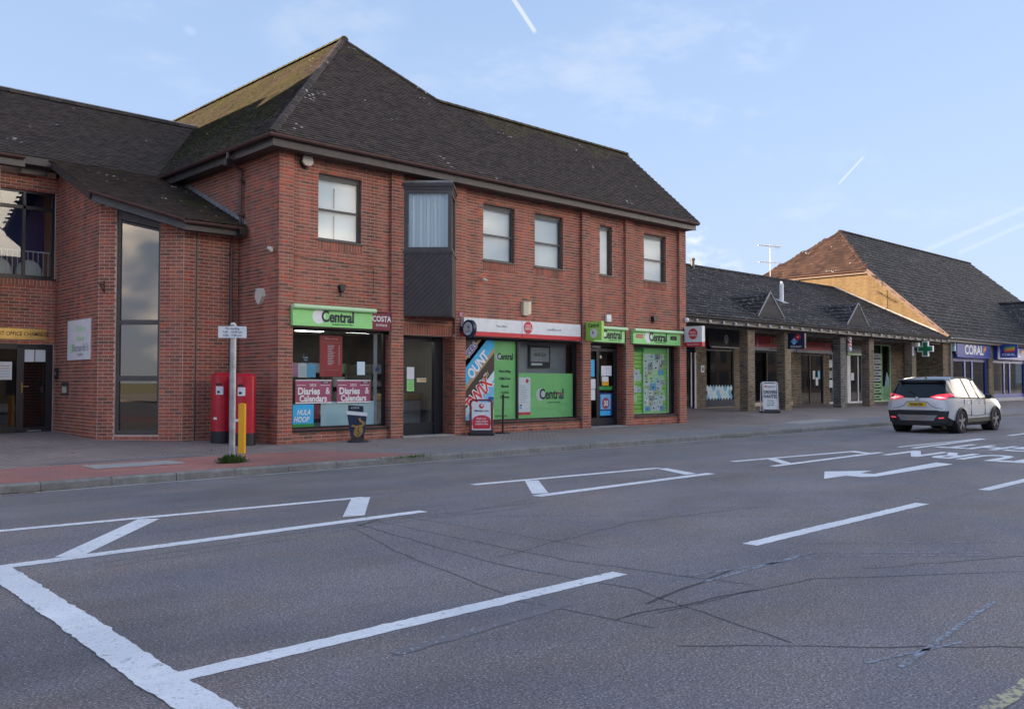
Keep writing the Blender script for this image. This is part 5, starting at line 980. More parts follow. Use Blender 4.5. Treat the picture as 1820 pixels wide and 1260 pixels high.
gw = unit(35.45, 37.5, .33, 3.25, (36.45,), 'lime_pale', t=.06, gl='glass'); card('vinyl', 36.5, 37.44, .39, 1.1, 3.38, 'lime_pale', gw); card('backdrop', 35.5, 37.44, .39, 3.2, 3.95, 'green_cross', gw)
for k in range(8): o = thing('price_board', (36, 3.36, .5+.3*k), ('lowest', 'second lowest', 'third lowest', 'fourth from bottom', 'fourth from top', 'third from top', 'second from top', 'topmost')[k]+' of the pale printed strips stacked in the tall green window', 'board', 'strips in the green window'); card('sheet', 35.54, 36.40, .45+k*.3, .68+k*.3, 3.375, 'paper' if k > 2 else 'lime_pale', o, .003); m = MB(); m.box(35.7, 36.2, 3.366, 3.37, .53+k*.3, .59+k*.3, 'text_grey' if k > 5 else 'text_navy'); m.build('print', o)
m = MB(); m.prism([(36.8, 3.38, 1.0), (37.4, 3.38, 1.1), (37.4, 3.38, 1.5), (37.1, 3.38, 1.85)], (0, -.004, 0), 'pale_blue'); m.build('vinyl_peak', gw)
# parade roof
roofS = MB(); roofS.box(16, 38, 2.5, 6.5, 3.5, 3.55, 'interior_dark'); roofS = roofS.build('roof', S); ps = .484; cs = 1/math.hypot(1, ps); ss = ps*cs; bS = 6.3/cs
roof_tiles((0, .9, 3.60), UX, (0, cs, ss), [(14.5, 0), (39.05, 0), (39.05, bS), (14.5, bS)], .30, .30, .030, 'parade_tile', roofS, 300, jit=1.6)
mb = MB(); mb.quad((14.5, 7.2, 3.6+ps*6.3), (39, 7.2, 3.6+ps*6.3), (39, 13, 3.6), (14.5, 13, 3.6), 'parade_tile'); mb.build('roof_slope', roofS); ridge((14.5, 7.2, 3.64+ps*6.3), (39, 7.2, 3.64+ps*6.3), roofS, 'parade_tile', .13, .45)
def zS(y): return 3.6+ps*(y-.9)
for xa, xb, xm, zt in ((21.15, 23.10, 22.05, 4.78), (28.52, 30.65, 29.62, 4.82)):
    m = MB(); yb_ = 1.4; yr = .9+(zt-3.6)/ps; A, Bq, T = V((xa, yb_, zS(yb_))), V((xb, yb_, zS(yb_))), V((xm, yb_, zt)); G = V((xm, yr, zt))
    n_ = 6
    fr_ = MB(); fr_.poly([A+V((0, .02, 0)), Bq+V((0, .02, 0)), T+V((0, .02, 0))], 'gablet_slate'); gb = fr_.build('gablet', roofS)
    for k in range(n_):
        f0, f1 = k/n_, (k+1)/n_; q = MB(); q.prism([A.lerp(T, f0), Bq.lerp(T, f0), Bq.lerp(T, f1), A.lerp(T, f1)] if k < n_-1 else [A.lerp(T, f0), Bq.lerp(T, f0), T], (0, -.03+.006*(k % 2), 0), 'gablet_slate', t=rng.random()); q.build('slate', gb)
    q = MB(); q.poly([A, T, G], 'parade_tile'); q.poly([Bq, G, T], 'parade_tile'); q.sweep([A+V((0, -.03, 0)), T+V((0, -.03, .02)), Bq+V((0, -.03, 0))], [(-.022, -.02), (.022, -.02), (.022, .02), (-.022, .02)], 'lead', up=(0, -1, 0)); q.build('cheek', gb)
    # tiled cheek facing left
    e1 = (T-A); 
    q = MB()
    for r_ in range(6):
        for c_ in range(8):
            a0, a1, b0, b1 = r_/6, (r_+1)/6, c_/8, (c_+1)/8
            def CK(a, b): return (A.lerp(T, a)).lerp(A.lerp(G, a), b)
            p = [CK(a0, b0), CK(a0, b1), CK(a1, b1), CK(a1, b0)]; nn = (T-A).cross(G-A).normalized(); nn = nn if nn.x < 0 else -nn
            q.add([p[0]+nn*.035, p[1]+nn*.035, p[2]+nn*.006, p[3]+nn*.006, p[0], p[1]], ((0, 1, 2, 3), (4, 5, 1, 0)), 'parade_tile', rng.random())
    q.build('cheek_tiles', gb, kind='stuff')
m = MB(); m.obox((39.0, .95, zS(.95)+.02), (0, 6.2, 6.2*ps), (.085, 0, 0), (0, 0, .10), 'lead'); m.build('flashing', roofS)
t = thing('roof_vent', (26.7, 3.5, zS(3.5)), 'short white vent pipe standing on the parade roof', 'vent'); m = MB(); m.cyl((26.7, 3.5, zS(3.5)-.05), (26.7, 3.5, 5.62), .09, 'white_paint'); m.build('pipe', t); m = MB(); m.cyl((26.7, 3.5, 5.62), (26.7, 3.5, 5.76), .075, 'white_paint', 12, .05); m.build('cap', t); m = MB(); m.obox((26.45, 3.3, zS(3.3)+.02), (.5, 0, 0), (0, .4, .4*ps), (0, 0, .02), 'text_grey'); m.build('collar', t)
t = thing('roof_vent', (24.84, 6.9, 6.5), 'small dark vent pipe at the parade ridge by the brick gable', 'vent'); m = MB(); m.cyl((24.84, 6.9, 6.3), (24.84, 6.9, 6.85), .09, 'frame_grey'); m.build('pipe', t); m = MB(); m.cyl((24.84, 6.9, 6.85), (24.84, 6.9, 6.95), .12, 'frame_grey'); m.build('cap', t)
t = thing('tv_aerial', (32.33, 7.3, 6.6), 'thin two-tier television aerial above the parade ridge', 'aerial'); m = MB(); m.cyl((32.33, 7.3, 6.5), (32.33, 7.3, 8.42), .022, 'galvanised', 6); m.build('mast', t)
m = MB(); m.cyl((31.2, 7.3, 8.28), (33.3, 7.3, 8.40), .018, 'galvanised', 6); [m.cyl((31.35+k*.17, 7.15, 8.29+k*.01), (31.35+k*.17, 7.45, 8.29+k*.01), .012, 'galvanised', 5) for k in range(12)]; [m.cyl((32.95, 7.1+j*.1, 8.22), (33.25, 7.1+j*.1, 8.55), .010, 'galvanised', 5) for j in range(5)]; m.build('upper_array', t); m = MB(); m.cyl((31.25, 7.3, 7.42), (33.6, 7.3, 7.60), .018, 'galvanised', 6); [m.cyl((31.4+k*.3, 7.1, 7.43+k*.02), (31.4+k*.3, 7.5, 7.43+k*.02), .012, 'galvanised', 5) for k in range(7)]; m.build('lower_array', t)
t = thing('festoon_lights', (27, .88, 3.4), 'string of small white bulbs along the parade eaves', 'lights'); m = MB(); m.cyl((14.6, .90, 3.45), (38.9, .90, 3.45), .008, 'black_plastic', 5); m.build('cable', t); bm_ = MB(); bm_.sphere((0, 0, 0), .05, 'bulb', 8, 5); bm_ = bm_.mesh('bulb')
for k in range(30): o = bpy.data.objects.new('bulb', bm_); COL.objects.link(o); setp(o, t); o.location = (15.6+k*.8+rng.uniform(-.03, .03), .885, 3.42+rng.uniform(-.02, .02))
# signs along the parade
def projbox(name, x, y0, y1, z0, z1, mat, label, cat='sign'):
    t = thing(name, (x, y1, z0), label, cat); m = MB(); m.box(x-.06, x+.06, y0, y1, z0, z1, mat); m.build('box', t); m = MB(); m.box(x-.02, x+.02, y0, y1+.15, z1, z1+.03, 'black_plastic'); m.build('bracket', t); return t
t = projbox('projecting_sign', 23.1, .48, 1.2, 2.61, 3.20, 'navy', 'navy projecting sign with red and blue domino tile logo'); m = MB(); c = V((23.035, .84, 2.98))
d1_ = V((0, -.707, .707)); d2_ = V((0, .707, .707))
for sgn, mt in ((1, 'sign_red'), (-1, 'sky_blue')):
    q = c+d1_*.115*sgn; m.prism([q-d1_*.105-d2_*.105, q+d1_*.105-d2_*.105, q+d1_*.105+d2_*.105, q-d1_*.105+d2_*.105], (-.004, 0, 0), mt)
m.build('domino', t); m = MB(); [m.cyl(c+d1_*a+d2_*b_+V((-.004, 0, 0)), c+d1_*a+d2_*b_+V((-.008, 0, 0)), .028, 'text_white', 12) for a, b_ in ((.115, 0), (-.07, .05), (-.16, -.05))]; m.build('pips', t); text('lettering', "Domino's", (23.036, .84, 2.70), UL, UZ, .085, 'text_white', t, bold=.012)
t = thing('barber_pole', (27.9, 1.0, 2.6), 'red and white striped barber pole on the dark stone column', 'barber pole'); c = V((28.35, 1.2, 0)); m = MB(); m.cyl(c+V((0, 0, 2.78)), c+V((0, 0, 3.15)), .085, 'white_paint', 16); m.build('cylinder', t); m = MB()
for k in range(3):
    n_ = 24; L_ = [c+V((math.cos(-j*.22)*.088, math.sin(-j*.22)*.088, 2.76+k*.135+j*.009)) for j in range(n_)]; vs_ = [p for p in L_]+[p+V((0, 0, .06)) for p in L_]
    m.add(vs_, [(j, j+1, n_+j+1, n_+j) for j in range(n_-1)], 'sign_red')
m.build('stripe', t); [(lambda m_: (m_.sphere(c+V((0, 0, z_)), .10, 'white_paint'), m_.build('end_cap', t)))(MB()) for z_ in (3.20, 2.72)]; m = MB(); m.box(28.2, 28.36, 1.18, 1.32, 2.9, 2.95, 'galvanised'); m.build('bracket', t)
t = thing('pharmacy_cross', (35.4, .9, 2.64), 'green illuminated pharmacy cross with white edge by the last column', 'sign'); cx_, cy_, cz_ = 35.55, .80, 2.93
def crossp(r, w_): return [V((0, a, b)) for a, b in ((-w_, r), (w_, r), (w_, w_), (r, w_), (r, -w_), (w_, -w_), (w_, -r), (-w_, -r), (-w_, -w_), (-r, -w_), (-r, w_), (-w_, w_))]
m = MB(); m.prism([V((cx_, cy_, cz_))+p for p in crossp(.37, .145)], (.12, 0, 0), 'text_white'); m.build('case', t); m = MB(); m.prism([V((cx_-.001, cy_, cz_))+p for p in crossp(.325, .10)], (-.01, 0, 0), 'green_cross'); m.build('face', t); m = MB(); m.box(cx_+.03, cx_+.09, 1.15, 1.3, 2.88, 2.98, 'black_plastic'); m.build('bracket', t)
fitting('wall_box', 'small white box at the head of the last column beside the pharmacy cross', 'box', [('cover', lambda m: m.box(35.5, 35.75, 1.12, 1.3, 3.05, 3.25, 'white_paint')), ('plate', lambda m: m.box(35.22, 35.36, 1.27, 1.298, 2.6, 3.05, 'white_paint'))])

# ------------------------------------------------------------------ building with the betting shop
Cb = thing('gabled_building', (47, 5, .2), 'golden brick building with half-hipped dark tile roof and blue betting shop', 'building'); pc = .886; cc = 1/math.hypot(1, pc); sc_ = pc*cc
mb = MB(); XG = 39.1
mb.prism([(XG, 1.3, 0), (XG, 12, 0), (XG, 12, 7.45), (XG, 5.2, 7.45), (XG, 1.3, 3.95)], (.25, 0, 0), 'golden_mortar'); mb.box(XG+.25, 66, 6, 6.2, 0, 7, 'interior_dark'); mb.box(XG+.25, 66, 15.8, 16, 0, 3.7, 'golden_mortar')
for a, b in ((XG+.0, 40.5), (45.85, 46.6), (52.6, 53.4)): mb.box(a, b, 1.3, 1.6, 0, 3.5, 'golden_mortar')
mb.quad((39.3, 1.4, .27), (56, 1.4, .27), (56, 6, .27), (39.3, 6, .27), 'carpet'); mb.box(39.3, 56, 1.35, 6, 3.45, 3.5, 'interior_dark'); wallC = mb.build('wall', Cb); br = []
brick_rows(br, (XG, 12, 0), (0, -1, 0), (-1, 0, 0), 10.7, 3.3, 7.45, [], lambda s: min(7.45, 3.6+.886*(12-s-.9))); finish_bricks(br, 'golden_brick', wallC, 0); br = []
brick_rows(br, (XG, 3.3, 0), (0, -1, 0), (-1, 0, 0), 2.0, .15, 3.3)
for a, b in ((XG, 40.5), (45.85, 46.6)): brick_rows(br, (a, 1.3, 0), UX, NF, b-a, .15, 3.5)
brick_rows(br, (45.85, 1.55, 0), (0, -1, 0), (-1, 0, 0), .25, .15, 3.5); finish_bricks(br, 'buff_brick', wallC, 0)
roofC = MB(); roofC.box(44, 60, 5.2, 12, 6.4, 6.5, 'interior_dark'); roofC = roofC.build('roof', Cb)
def bc(y): return (y-.9)/cc
roof_tiles((0, .9, 3.65), UX, (0, cc, sc_), [(38.9, 0), (64.5, 0), (64.5, bc(8.66)), (42.9, bc(8.66)), (38.9, bc(5.24))], .33, .33, .034, 'parade_tile', roofC, 300, lambda a, b: 'parade_tile')
ph = (10.525-7.55)/(42.9-38.9); ch = 1/math.hypot(1, ph); sh = ph*ch
roof_tiles((38.85, 12.1, 7.52), (0, -1, 0), (ch, 0, sh), [(0, 0), (6.95, 0), (3.44, 4.05/ch)], .30, .33, .045, 'brown_tile', roofC, 0)
mb = MB(); mb.poly([(42.9, 8.66, 10.52), (64.5, 8.66, 10.52), (64.5, 16.4, 3.65), (38.9, 16.4, 3.65), (38.9, 12.1, 7.5)], 'parade_tile'); mb.prism([(57.2, 4.31, 6.67), (57.2, -3, 6.67), (53.3, -3, 3.3), (53.3, .5, 3.3)], (.02, 0, .03), 'parade_tile'); mb.build('roof_slope', roofC)
ridge((42.9, 8.66, 10.55), (64.5, 8.66, 10.55), roofC, 'parade_tile', .14, .45); ridge((38.95, 5.25, 7.58), (42.9, 8.66, 10.55), roofC, 'brown_tile', .12, .40, 'hip_tile'); ridge((57.2, 4.3, 6.70), (57.2, -2, 6.70), roofC, 'parade_tile', .14, .45)
mb = MB(); mb.sweep([(38.84, .92, 3.63), (38.84, 5.2, 7.46)], [(-.05, -.10), (.05, -.10), (.05, .12), (-.05, .12)], 'gable_trim'); mb.build('bargeboard', Cb)
gutter([(38.8, 12, 7.48), (38.8, 5.2, 7.48)], Cb, 'gable_trim', 1.2, 9); mb = MB(); mb.box(38.9, 38.95, 5.2, 12, 7.28, 7.44, 'gable_trim'); mb.cyl((38.95, 9.35, 7.4), (38.95, 9.35, 6.2), .05, 'gable_trim', 8); mb.build('downpipe', Cb)
gutter([(39.2, .84, 3.63), (57, .84, 3.63)], Cb, 'text_grey', 1.3, 6); mb = MB(); mb.box(39.1, 57, .93, .97, 3.40, 3.60, 'frame_grey'); mb.box(39.1, 57, .97, 1.5, 3.45, 3.47, 'frame_grey'); mb.build('fascia', Cb); mb = MB(); mb.cyl((40.0, 1.22, 3.5), (40.0, 1.22, .15), .05, 'text_grey', 8); mb.build('downpipe', Cb)
def cunit(x0, x1, mull):
    w = MB(); bars(w, (x0, 1.42, 0), UX, NF, x1-x0, .40, 2.66, .22, .08, 'coral_blue', [a-x0 for a in mull]); o = w.build('shop_window', Cb); e = [x0+.22]+[q for a in mull for q in (a-.11, a+.11)]+[x1-.22]
    for k in range(0, len(e), 2): pane((0, 1.46, 0), UX, NF, e[k], e[k+1], .6, 2.45, o, 'dark_glass')
    card('backdrop', x0, x1, .4, 2.6, 2.6, 'sky_blue', o); m = MB(); m.box(x0, x1, 1.38, 1.5, .2, .40, 'text_grey'); m.build('sill', o); return o
cunit(40.55, 45.85, (42.5, 43.6)); cunit(46.65, 52.6, (48.8, 49.8))
for x0, x1, l in ((40.55, 45.55, 'left blue CORAL shop fascia with pale letters'), (46.75, 52.4, 'right blue CORAL shop fascia partly hidden by the hanging sign')):
    t = thing('shop_sign', ((x0+x1)/2, 1.1, 2.64), l, 'sign'); m = MB(); m.box(x0, x1, 1.10, 1.38, 2.64, 3.42, 'coral_blue'); m.build('board', t); c = (x0+x1)/2-.1 if x0 < 42 else 49.3
    text('lettering', 'CORAL', (c+.05, 1.097, 3.04), UX, UZ, .50, 'text_white', t, bold=.035, xs=1.22); m = MB(); m.prism([(c+1.45, 1.097, 2.95), (c+1.85, 1.097, 3.1), (c+1.9, 1.097, 3.3), (c+1.5, 1.097, 3.2)], (0, -.004, 0), 'orange'); m.build('flame', t)
t = projbox('projecting_sign', 46.9, .10, 1.0, 2.72, 3.44, 'coral_blue', 'navy blue projecting sign with rainbow flame and CORAL lettering'); yy = .55
for a, mt in ((.16, 'leaf_green'), (.07, 'yellow_paint'), (-.02, 'orange'), (-.10, 'sign_red')): m = MB(); m.prism([(46.838, yy+.28+a*.2, 3.10+a), (46.838, yy-.30, 3.14+a), (46.838, yy-.36, 3.22+a), (46.838, yy+.16, 3.18+a)], (-.004, 0, 0), mt); m.build('flame', t)
text('lettering', 'CORAL', (46.837, .55, 2.88), UL, UZ, .14, 'text_white', t, bold=.02, xs=1.1)
fitting('burglar_alarm', 'small teal and white alarm box by the left blue fascia', 'alarm', [('cover', lambda m: m.box(40.35, 40.6, 1.15, 1.3, 2.95, 3.4, 'pale_blue')), ('base', lambda m: m.box(40.37, 40.58, 1.1, 1.3, 2.8, 2.94, 'text_navy'))])

# ------------------------------------------------------------------ street furniture
def pillar_box(x, y, label):
    z = g(x, y)-.01; t = thing('post_box', (x, y, z), label, 'post box', 'red pillar post boxes by the brick corner', rz=R(6)); r = .225
    m = MB(); m.cyl((0, 0, 0), (0, 0, .26), r*1.03, 'pillar_black', 28); m.build('base', t)
    m = MB(); m.cyl((0, 0, .26), (0, 0, 1.40), r, 'red_paint', 32); m.cyl((0, 0, .26), (0, 0, .30), r*1.03, 'red_paint', 32); m.build('body', t)
    m = MB(); m.cyl((0, 0, 1.385), (0, 0, 1.42), r*1.06, 'red_paint', 32); m.cyl((0, 0, 1.42), (0, 0, 1.475), r*1.06, 'red_paint', 32, r*.72); m.build('cap', t)
    def arc(a0, a1, z0, z1, rr, mat, name, n=8):
        q = MB(); vs_ = []
        for k in range(n+1):
            a = R(a0+(a1-a0)*k/n); vs_ += [V((math.cos(a)*rr, math.sin(a)*rr, z0)), V((math.cos(a)*rr, math.sin(a)*rr, z1))]
        q.add(vs_, [(2*k, 2*k+2, 2*k+3, 2*k+1) for k in range(n)], mat); return q.build(name, t)
    arc(-160, -85, .42, 1.36, r*1.012, 'red_paint', 'door'); arc(-158, -128, 1.21, 1.255, r*1.02, 'black_plastic', 'slot'); arc(-162, -126, 1.26, 1.285, r*1.07, 'red_paint', 'hood'); arc(-156, -118, 1.02, 1.19, r*1.02, 'paper', 'collection_plate'); arc(-150, -135, 1.05, 1.10, r*1.024, 'text_navy', 'plate_print'); arc(-85.5, -84, .42, 1.36, r*1.02, 'costa_red', 'door_edge'); arc(-170, -150, .50, .55, r*1.02, 'paper', 'label_plate')
    return t
pillar_box(-.72, 1.02, 'red pillar post box farther back, left of the grey sign post'); pillar_box(-.60, .30, 'red pillar post box nearer the brick corner behind the yellow post')
px_, py_ = -2.53, -3.03; zz = g(px_, py_)
t = thing('sign_post', (px_, py_, zz), 'grey metal post with small white no loading time plate at the kerb', 'sign'); ax = V((Rv.x, Rv.y, 0)); fx = V((-Fh.x, -Fh.y, 0)); ax = V((.80, -.60, 0)); fx = V((-.60, -.80, 0))
m = MB(); m.cyl((px_, py_, zz-.05), (px_, py_, 2.24), .05, 'galvanised', 16); m.build('post', t); m = MB(); m.cyl((px_, py_, 2.24), (px_, py_, 2.27), .05, 'off_white', 16, .02); m.build('cap', t)
c = V((px_, py_, 2.11))+fx*.065; m = MB(); m.obox(c-ax*.225-V((0, 0, .095)), ax*.45, fx*.006, (0, 0, .19), 'white_paint'); m.build('plate', t)
for s, z in (('No loading', .058), ('7.00 - 10.00 am', 0), ('4.00 - 7.00 pm', -.055)): text('lettering', s, c+fx*.007+V((0, 0, z)), ax, UZ, .036, 'text_navy', t, depth=.002, bold=.006)
for z in (-.05, .05): m = MB(); m.cyl(V((px_, py_, 2.11+z-.012)), V((px_, py_, 2.11+z+.012)), .056, 'galvanised', 14); m.build('clip', t)
wd = MB()
for k in range(260):
    a = rng.uniform(0, 6.28); r = rng.uniform(.03, .24)*rng.uniform(.5, 1); h = rng.uniform(.03, .11)*(1.2-r*2.5); p = V((px_+math.cos(a)*r*1.2, py_+math.sin(a)*r*.8, zz)); d_ = V((math.cos(a)*.05, math.sin(a)*.05, h)); s = V((-math.sin(a), math.cos(a), 0))*.012
    wd.add([p-s, p+s, p+d_+s*1.4, p+d_*1.35, p+d_-s*1.4], ((0, 1, 2, 3, 4),), 'weed', rng.random())
o = wd.build('weed_tuft'); o['kind'] = 'stuff'; tag(o, 'green weeds growing round the foot of the grey post', 'weeds')
for (wx, wy, n_) in ((.4, YK+.02, 90), (-6.0, YK-.08, 0), (11.2, YK-.02, 60)):
    if not n_: continue
    wd = MB()
    for k in range(n_): p = V((wx+rng.gauss(0, .25), wy-abs(rng.gauss(0, .05)), ZR if wx > 5 else ZR+.10)); d_ = V((rng.gauss(0, .03), rng.gauss(0, .03), rng.uniform(.02, .06))); wd.add([p-V((.012, 0, 0)), p+V((.012, 0, 0)), p+d_], ((0, 1, 2),), 'weed')
    o = wd.build('kerb_weeds'); o['kind'] = 'stuff'; tag(o, 'low weeds in the kerb line %s' % ('below the left shop window' if wx < 5 else 'below the parade'), 'weeds')
lf = MB()
for k in range(140):
    if k < 60: p = V((rng.gauss(-6.05, .25), YK-abs(rng.gauss(.03, .05)), ZR+.012))
    elif k < 110: p = V((rng.uniform(-5.5, -1.5), rng.uniform(-1.6, 3.2), 0))
    else: p = V((rng.uniform(-3, 20), rng.uniform(-3.6, -.3), 0))
    if k >= 60: p.z = g(p.x, p.y)+.006
    a = rng.uniform(0, 6.28); r = rng.uniform(.015, .04); u_ = V((math.cos(a), math.sin(a), rng.uniform(-.2, .3)))*r; v_ = V((-math.sin(a), math.cos(a), rng.uniform(-.1, .3)))*r*.6
    lf.add([p-u_, p-v_, p+u_, p+v_], ((0, 1, 2, 3),), 'dead_leaf', rng.random())
o = lf.build('fallen_leaves'); o['kind'] = 'stuff'; tag(o, 'scattered brown fallen leaves on the paving and in the gutter', 'leaves')
bx_, by_ = -1.52, -1.41; zz = g(bx_, by_)
t = thing('bollard', (bx_, by_, zz), 'square bright yellow bollard in front of the post boxes', 'bollard'); m = MB(); a = V((.72, -.69, 0))*.055; b_ = V((.69, .72, 0))*.055; c = V((bx_, by_, 0))
m.prism([c-a-b_+V((0, 0, zz-.05)), c+a-b_+V((0, 0, zz-.05)), c+a+b_+V((0, 0, zz-.05)), c-a+b_+V((0, 0, zz-.05))], (0, 0, .955), 'yellow_paint'); m.build('post', t); m = MB(); q = V((0, 0, zz+.905)); m.add([c-a-b_+q, c+a-b_+q, c+a+b_+q, c-a+b_+q, c+q+V((0, 0, .015))], ((0, 1, 4), (1, 2, 4), (2, 3, 4), (3, 0, 4)), 'yellow_paint'); m.build('cap', t)
# coffee-cup shaped pavement sign
fx = V((-.62, -.785, 0)); ax = V((.785, -.62, 0)); c = V((1.70, -.42, g(1.7, -.42)))
t = thing('cup_sign', c, 'navy coffee-cup shaped pavement sign with gold swirl in front of the left window', 'sign')
m = MB(); m.cyl(c, c+V((0, 0, .05)), .24, 'pillar_black', 24, .20); m.build('base', t)
def cup(pts, d0, th_, mat, name): m = MB(); m.prism([c+ax*a+V((0, 0, b))+fx*d0 for a, b in pts], fx*th_, mat); return m.build(name, t)
cup([(-.15, .10), (.13, .06), (.19, .56), (-.23, .60)], 0, .03, 'navy', 'cup_body'); cup([(-.245, .60), (.20, .56), (.20, .635), (-.245, .675)], -.002, .036, 'text_white', 'cup_rim'); cup([(-.21, .68), (.12, .65), (.115, .78), (-.21, .80)], 0, .03, 'text_navy', 'lid'); cup([(-.15, .05), (.13, .03), (.13, .10), (-.15, .12)], -.001, .034, 'dark_wood', 'foot')
text('lettering', 'COSTA', c+ax*-.06+V((0, 0, .74))+fx*.032, ax, UZ, .04, 'text_white', t)
m = MB(); P_ = [(-.12, .40), (-.02, .36), (.10, .40), (.14, .46), (.04, .47), (-.06, .44)]
m.sweep([c+ax*a+V((0, 0, b))+fx*.034 for a, b in ((-.13, .36), (-.02, .335), (.10, .36), (.13, .42), (.06, .455), (.03, .52))], [(-.024, -.002), (.024, -.002), (.024, .002), (-.024, .002)], 'gold', up=fx); m.build('swirl', t)
m = MB(); bn = [c+ax*(.01+math.cos(k*.349)*.10+math.sin(k*.349)*.02)+V((0, 0, .23+math.sin(k*.349)*.12))+fx*.031 for k in range(18)]; m.prism(bn, fx*.004, 'gold'); m.build('bean', t); m = MB(); m.sweep([c+ax*a+V((0, 0, b))+fx*.037 for a, b in ((.03, .33), (.0, .26), (.03, .2), (-.01, .13))], [(-.008, -.001), (.008, -.001), (.008, .001), (-.008, .001)], 'navy', up=fx); m.build('bean_crease', t)
# A-boards
def a_board(x, y, w_, h_, ang, fmat, label, fill):
    z = g(x, y); t = thing('a_board', (x, y, z), label, 'pavement sign', rz=ang); lean = .13
    def FP(a, b, d=0): return V((a, -lean*(1-b/h_)*.6-d-.06, b))
    m = MB(); rr = .07; path = [FP(-w_/2, .04), FP(-w_/2, h_-rr), FP(-w_/2+rr*.35, h_-rr*.3), FP(-w_/2+rr, h_), FP(w_/2-rr, h_), FP(w_/2-rr*.35, h_-rr*.3), FP(w_/2, h_-rr), FP(w_/2, .04)]
    m.sweep(path, [(.022*math.cos(k*.785), .022*math.sin(k*.785)) for k in range(8)], fmat, up=(0, -1, 0)); m.build('frame', t)
    m = MB(); m.sweep([V((p.x, -p.y+.05, p.z)) for p in path], [(.018*math.cos(k*.785), .018*math.sin(k*.785)) for k in range(8)], fmat, up=(0, -1, 0)); m.build('rear_frame', t)
    m = MB(); m.prism([(-w_/2-.03, -.30, 0), (w_/2+.03, -.30, 0), (w_/2+.05, .22, 0), (-w_/2-.05, .22, 0)], (0, 0, .06), 'pillar_black'); m.prism([(-w_/2, -.26, .06), (w_/2, -.26, .06), (w_/2, -.12, .12), (-w_/2, -.12, .12)], (0, .02, .02), 'pillar_black'); m.build('base', t)
    m = MB(); m.prism([FP(-w_/2+.035, .13), FP(w_/2-.035, .13), FP(w_/2-.035, h_-.05), FP(-w_/2+.035, h_-.05)], (0, .012, 0), 'text_white'); m.quad(FP(-w_/2+.035, .13, .001), FP(w_/2-.035, .13, .001), FP(w_/2-.035, h_-.05, .001), FP(-w_/2+.035, h_-.05, .001), 'white_paint'); m.build('panel', t)
    fill(t, FP); return t
def fill1(t, FP):
    n = (FP(1, .2)-FP(0, .2)).cross(FP(0, .6)-FP(0, .2)).normalized(); v_ = (FP(0, .6)-FP(0, .2)).normalized()
    m = MB(); pts = [(-.20, .16), (.20, .16), (.225, .28)]+[(.225*math.cos(k*.224), .36+.13*math.sin(k*.224)) for k in range(15)]+[(-.225, .28)]; m.prism([FP(a, b, .002) for a, b in pts], n*.003, 'sign_red'); m.build('red_panel', t)
    m = MB(); c0 = FP(.0, .715, .002); m.cyl(c0, c0+n*.003, .062, 'sign_red', 18); m.cyl(FP(.012, .735, .0055), FP(.012, .735, .0055)+n*.002, .03, 'white_paint', 14); m.build('logo', t)
    for s, z, h, mt in (('#MissingCar now', .60, .045, 'text_navy'), ('Book your', .41, .05, 'text_white'), ('ready tonight', .345, .05, 'text_white'), ('available here', .28, .05, 'text_white')): text('lettering', s, FP(0, z, .008), V((1, 0, 0)), v_, h, mt, t, depth=.002, xs=.8, bold=.012)
a_board(5.38, -.33, .53, .86, R(-38), 'costa_red', 'red framed A-board with white top beside the post office window', fill1)
def fill2(t, FP):
    v_ = (FP(0, .6)-FP(0, .2)).normalized()
    for s, z, h, b_ in (("Domino's", .97, .075, .01), ('DRIVERS', .76, .12, .03), ('WANTED', .60, .12, .03), ('Full time', .45, .06, .008), ('or part time', .37, .05, .008), ('apply within', .29, .05, .008)): text('lettering', s, FP(.03 if z > .9 else 0, z, .008), V((1, 0, 0)), v_, h, 'text_navy', t, depth=.002, xs=.80, bold=b_)
    m = MB(); m.prism([FP(a, b, .003) for a, b in ((-.22, .97), (-.18, .93), (-.13, .98), (-.17, 1.02))], (0, -.003, 0), 'sign_red'); m.build('logo', t)
a_board(20.62, .62, .56, 1.13, R(-40), 'white_paint', 'white framed DRIVERS WANTED A-board by the parade column', fill2)
t = thing('queue_post', (6.25, -.18, 0), 'thin black queue post on a flat base before the green window', 'post'); m = MB(); c = V((6.25, -.18, g(6, -.2))); m.cyl(c, c+V((0, 0, .03)), .21, 'pillar_black', 22, .19); m.build('base', t); m = MB(); m.cyl(c+V((0, 0, .03)), c+V((.015, 0, .95)), .026, 'black_plastic', 12); m.build('pole', t); m = MB(); m.cyl(c+V((.015, 0, .95)), c+V((.015, 0, .98)), .032, 'black_plastic', 12); m.build('cap', t)

# ------------------------------------------------------------------ car
CT = thing('car', (16.62, -6.38, ZR), 'silver compact SUV with dark roof driving away along the far lane', 'car', rz=R(-1.0))
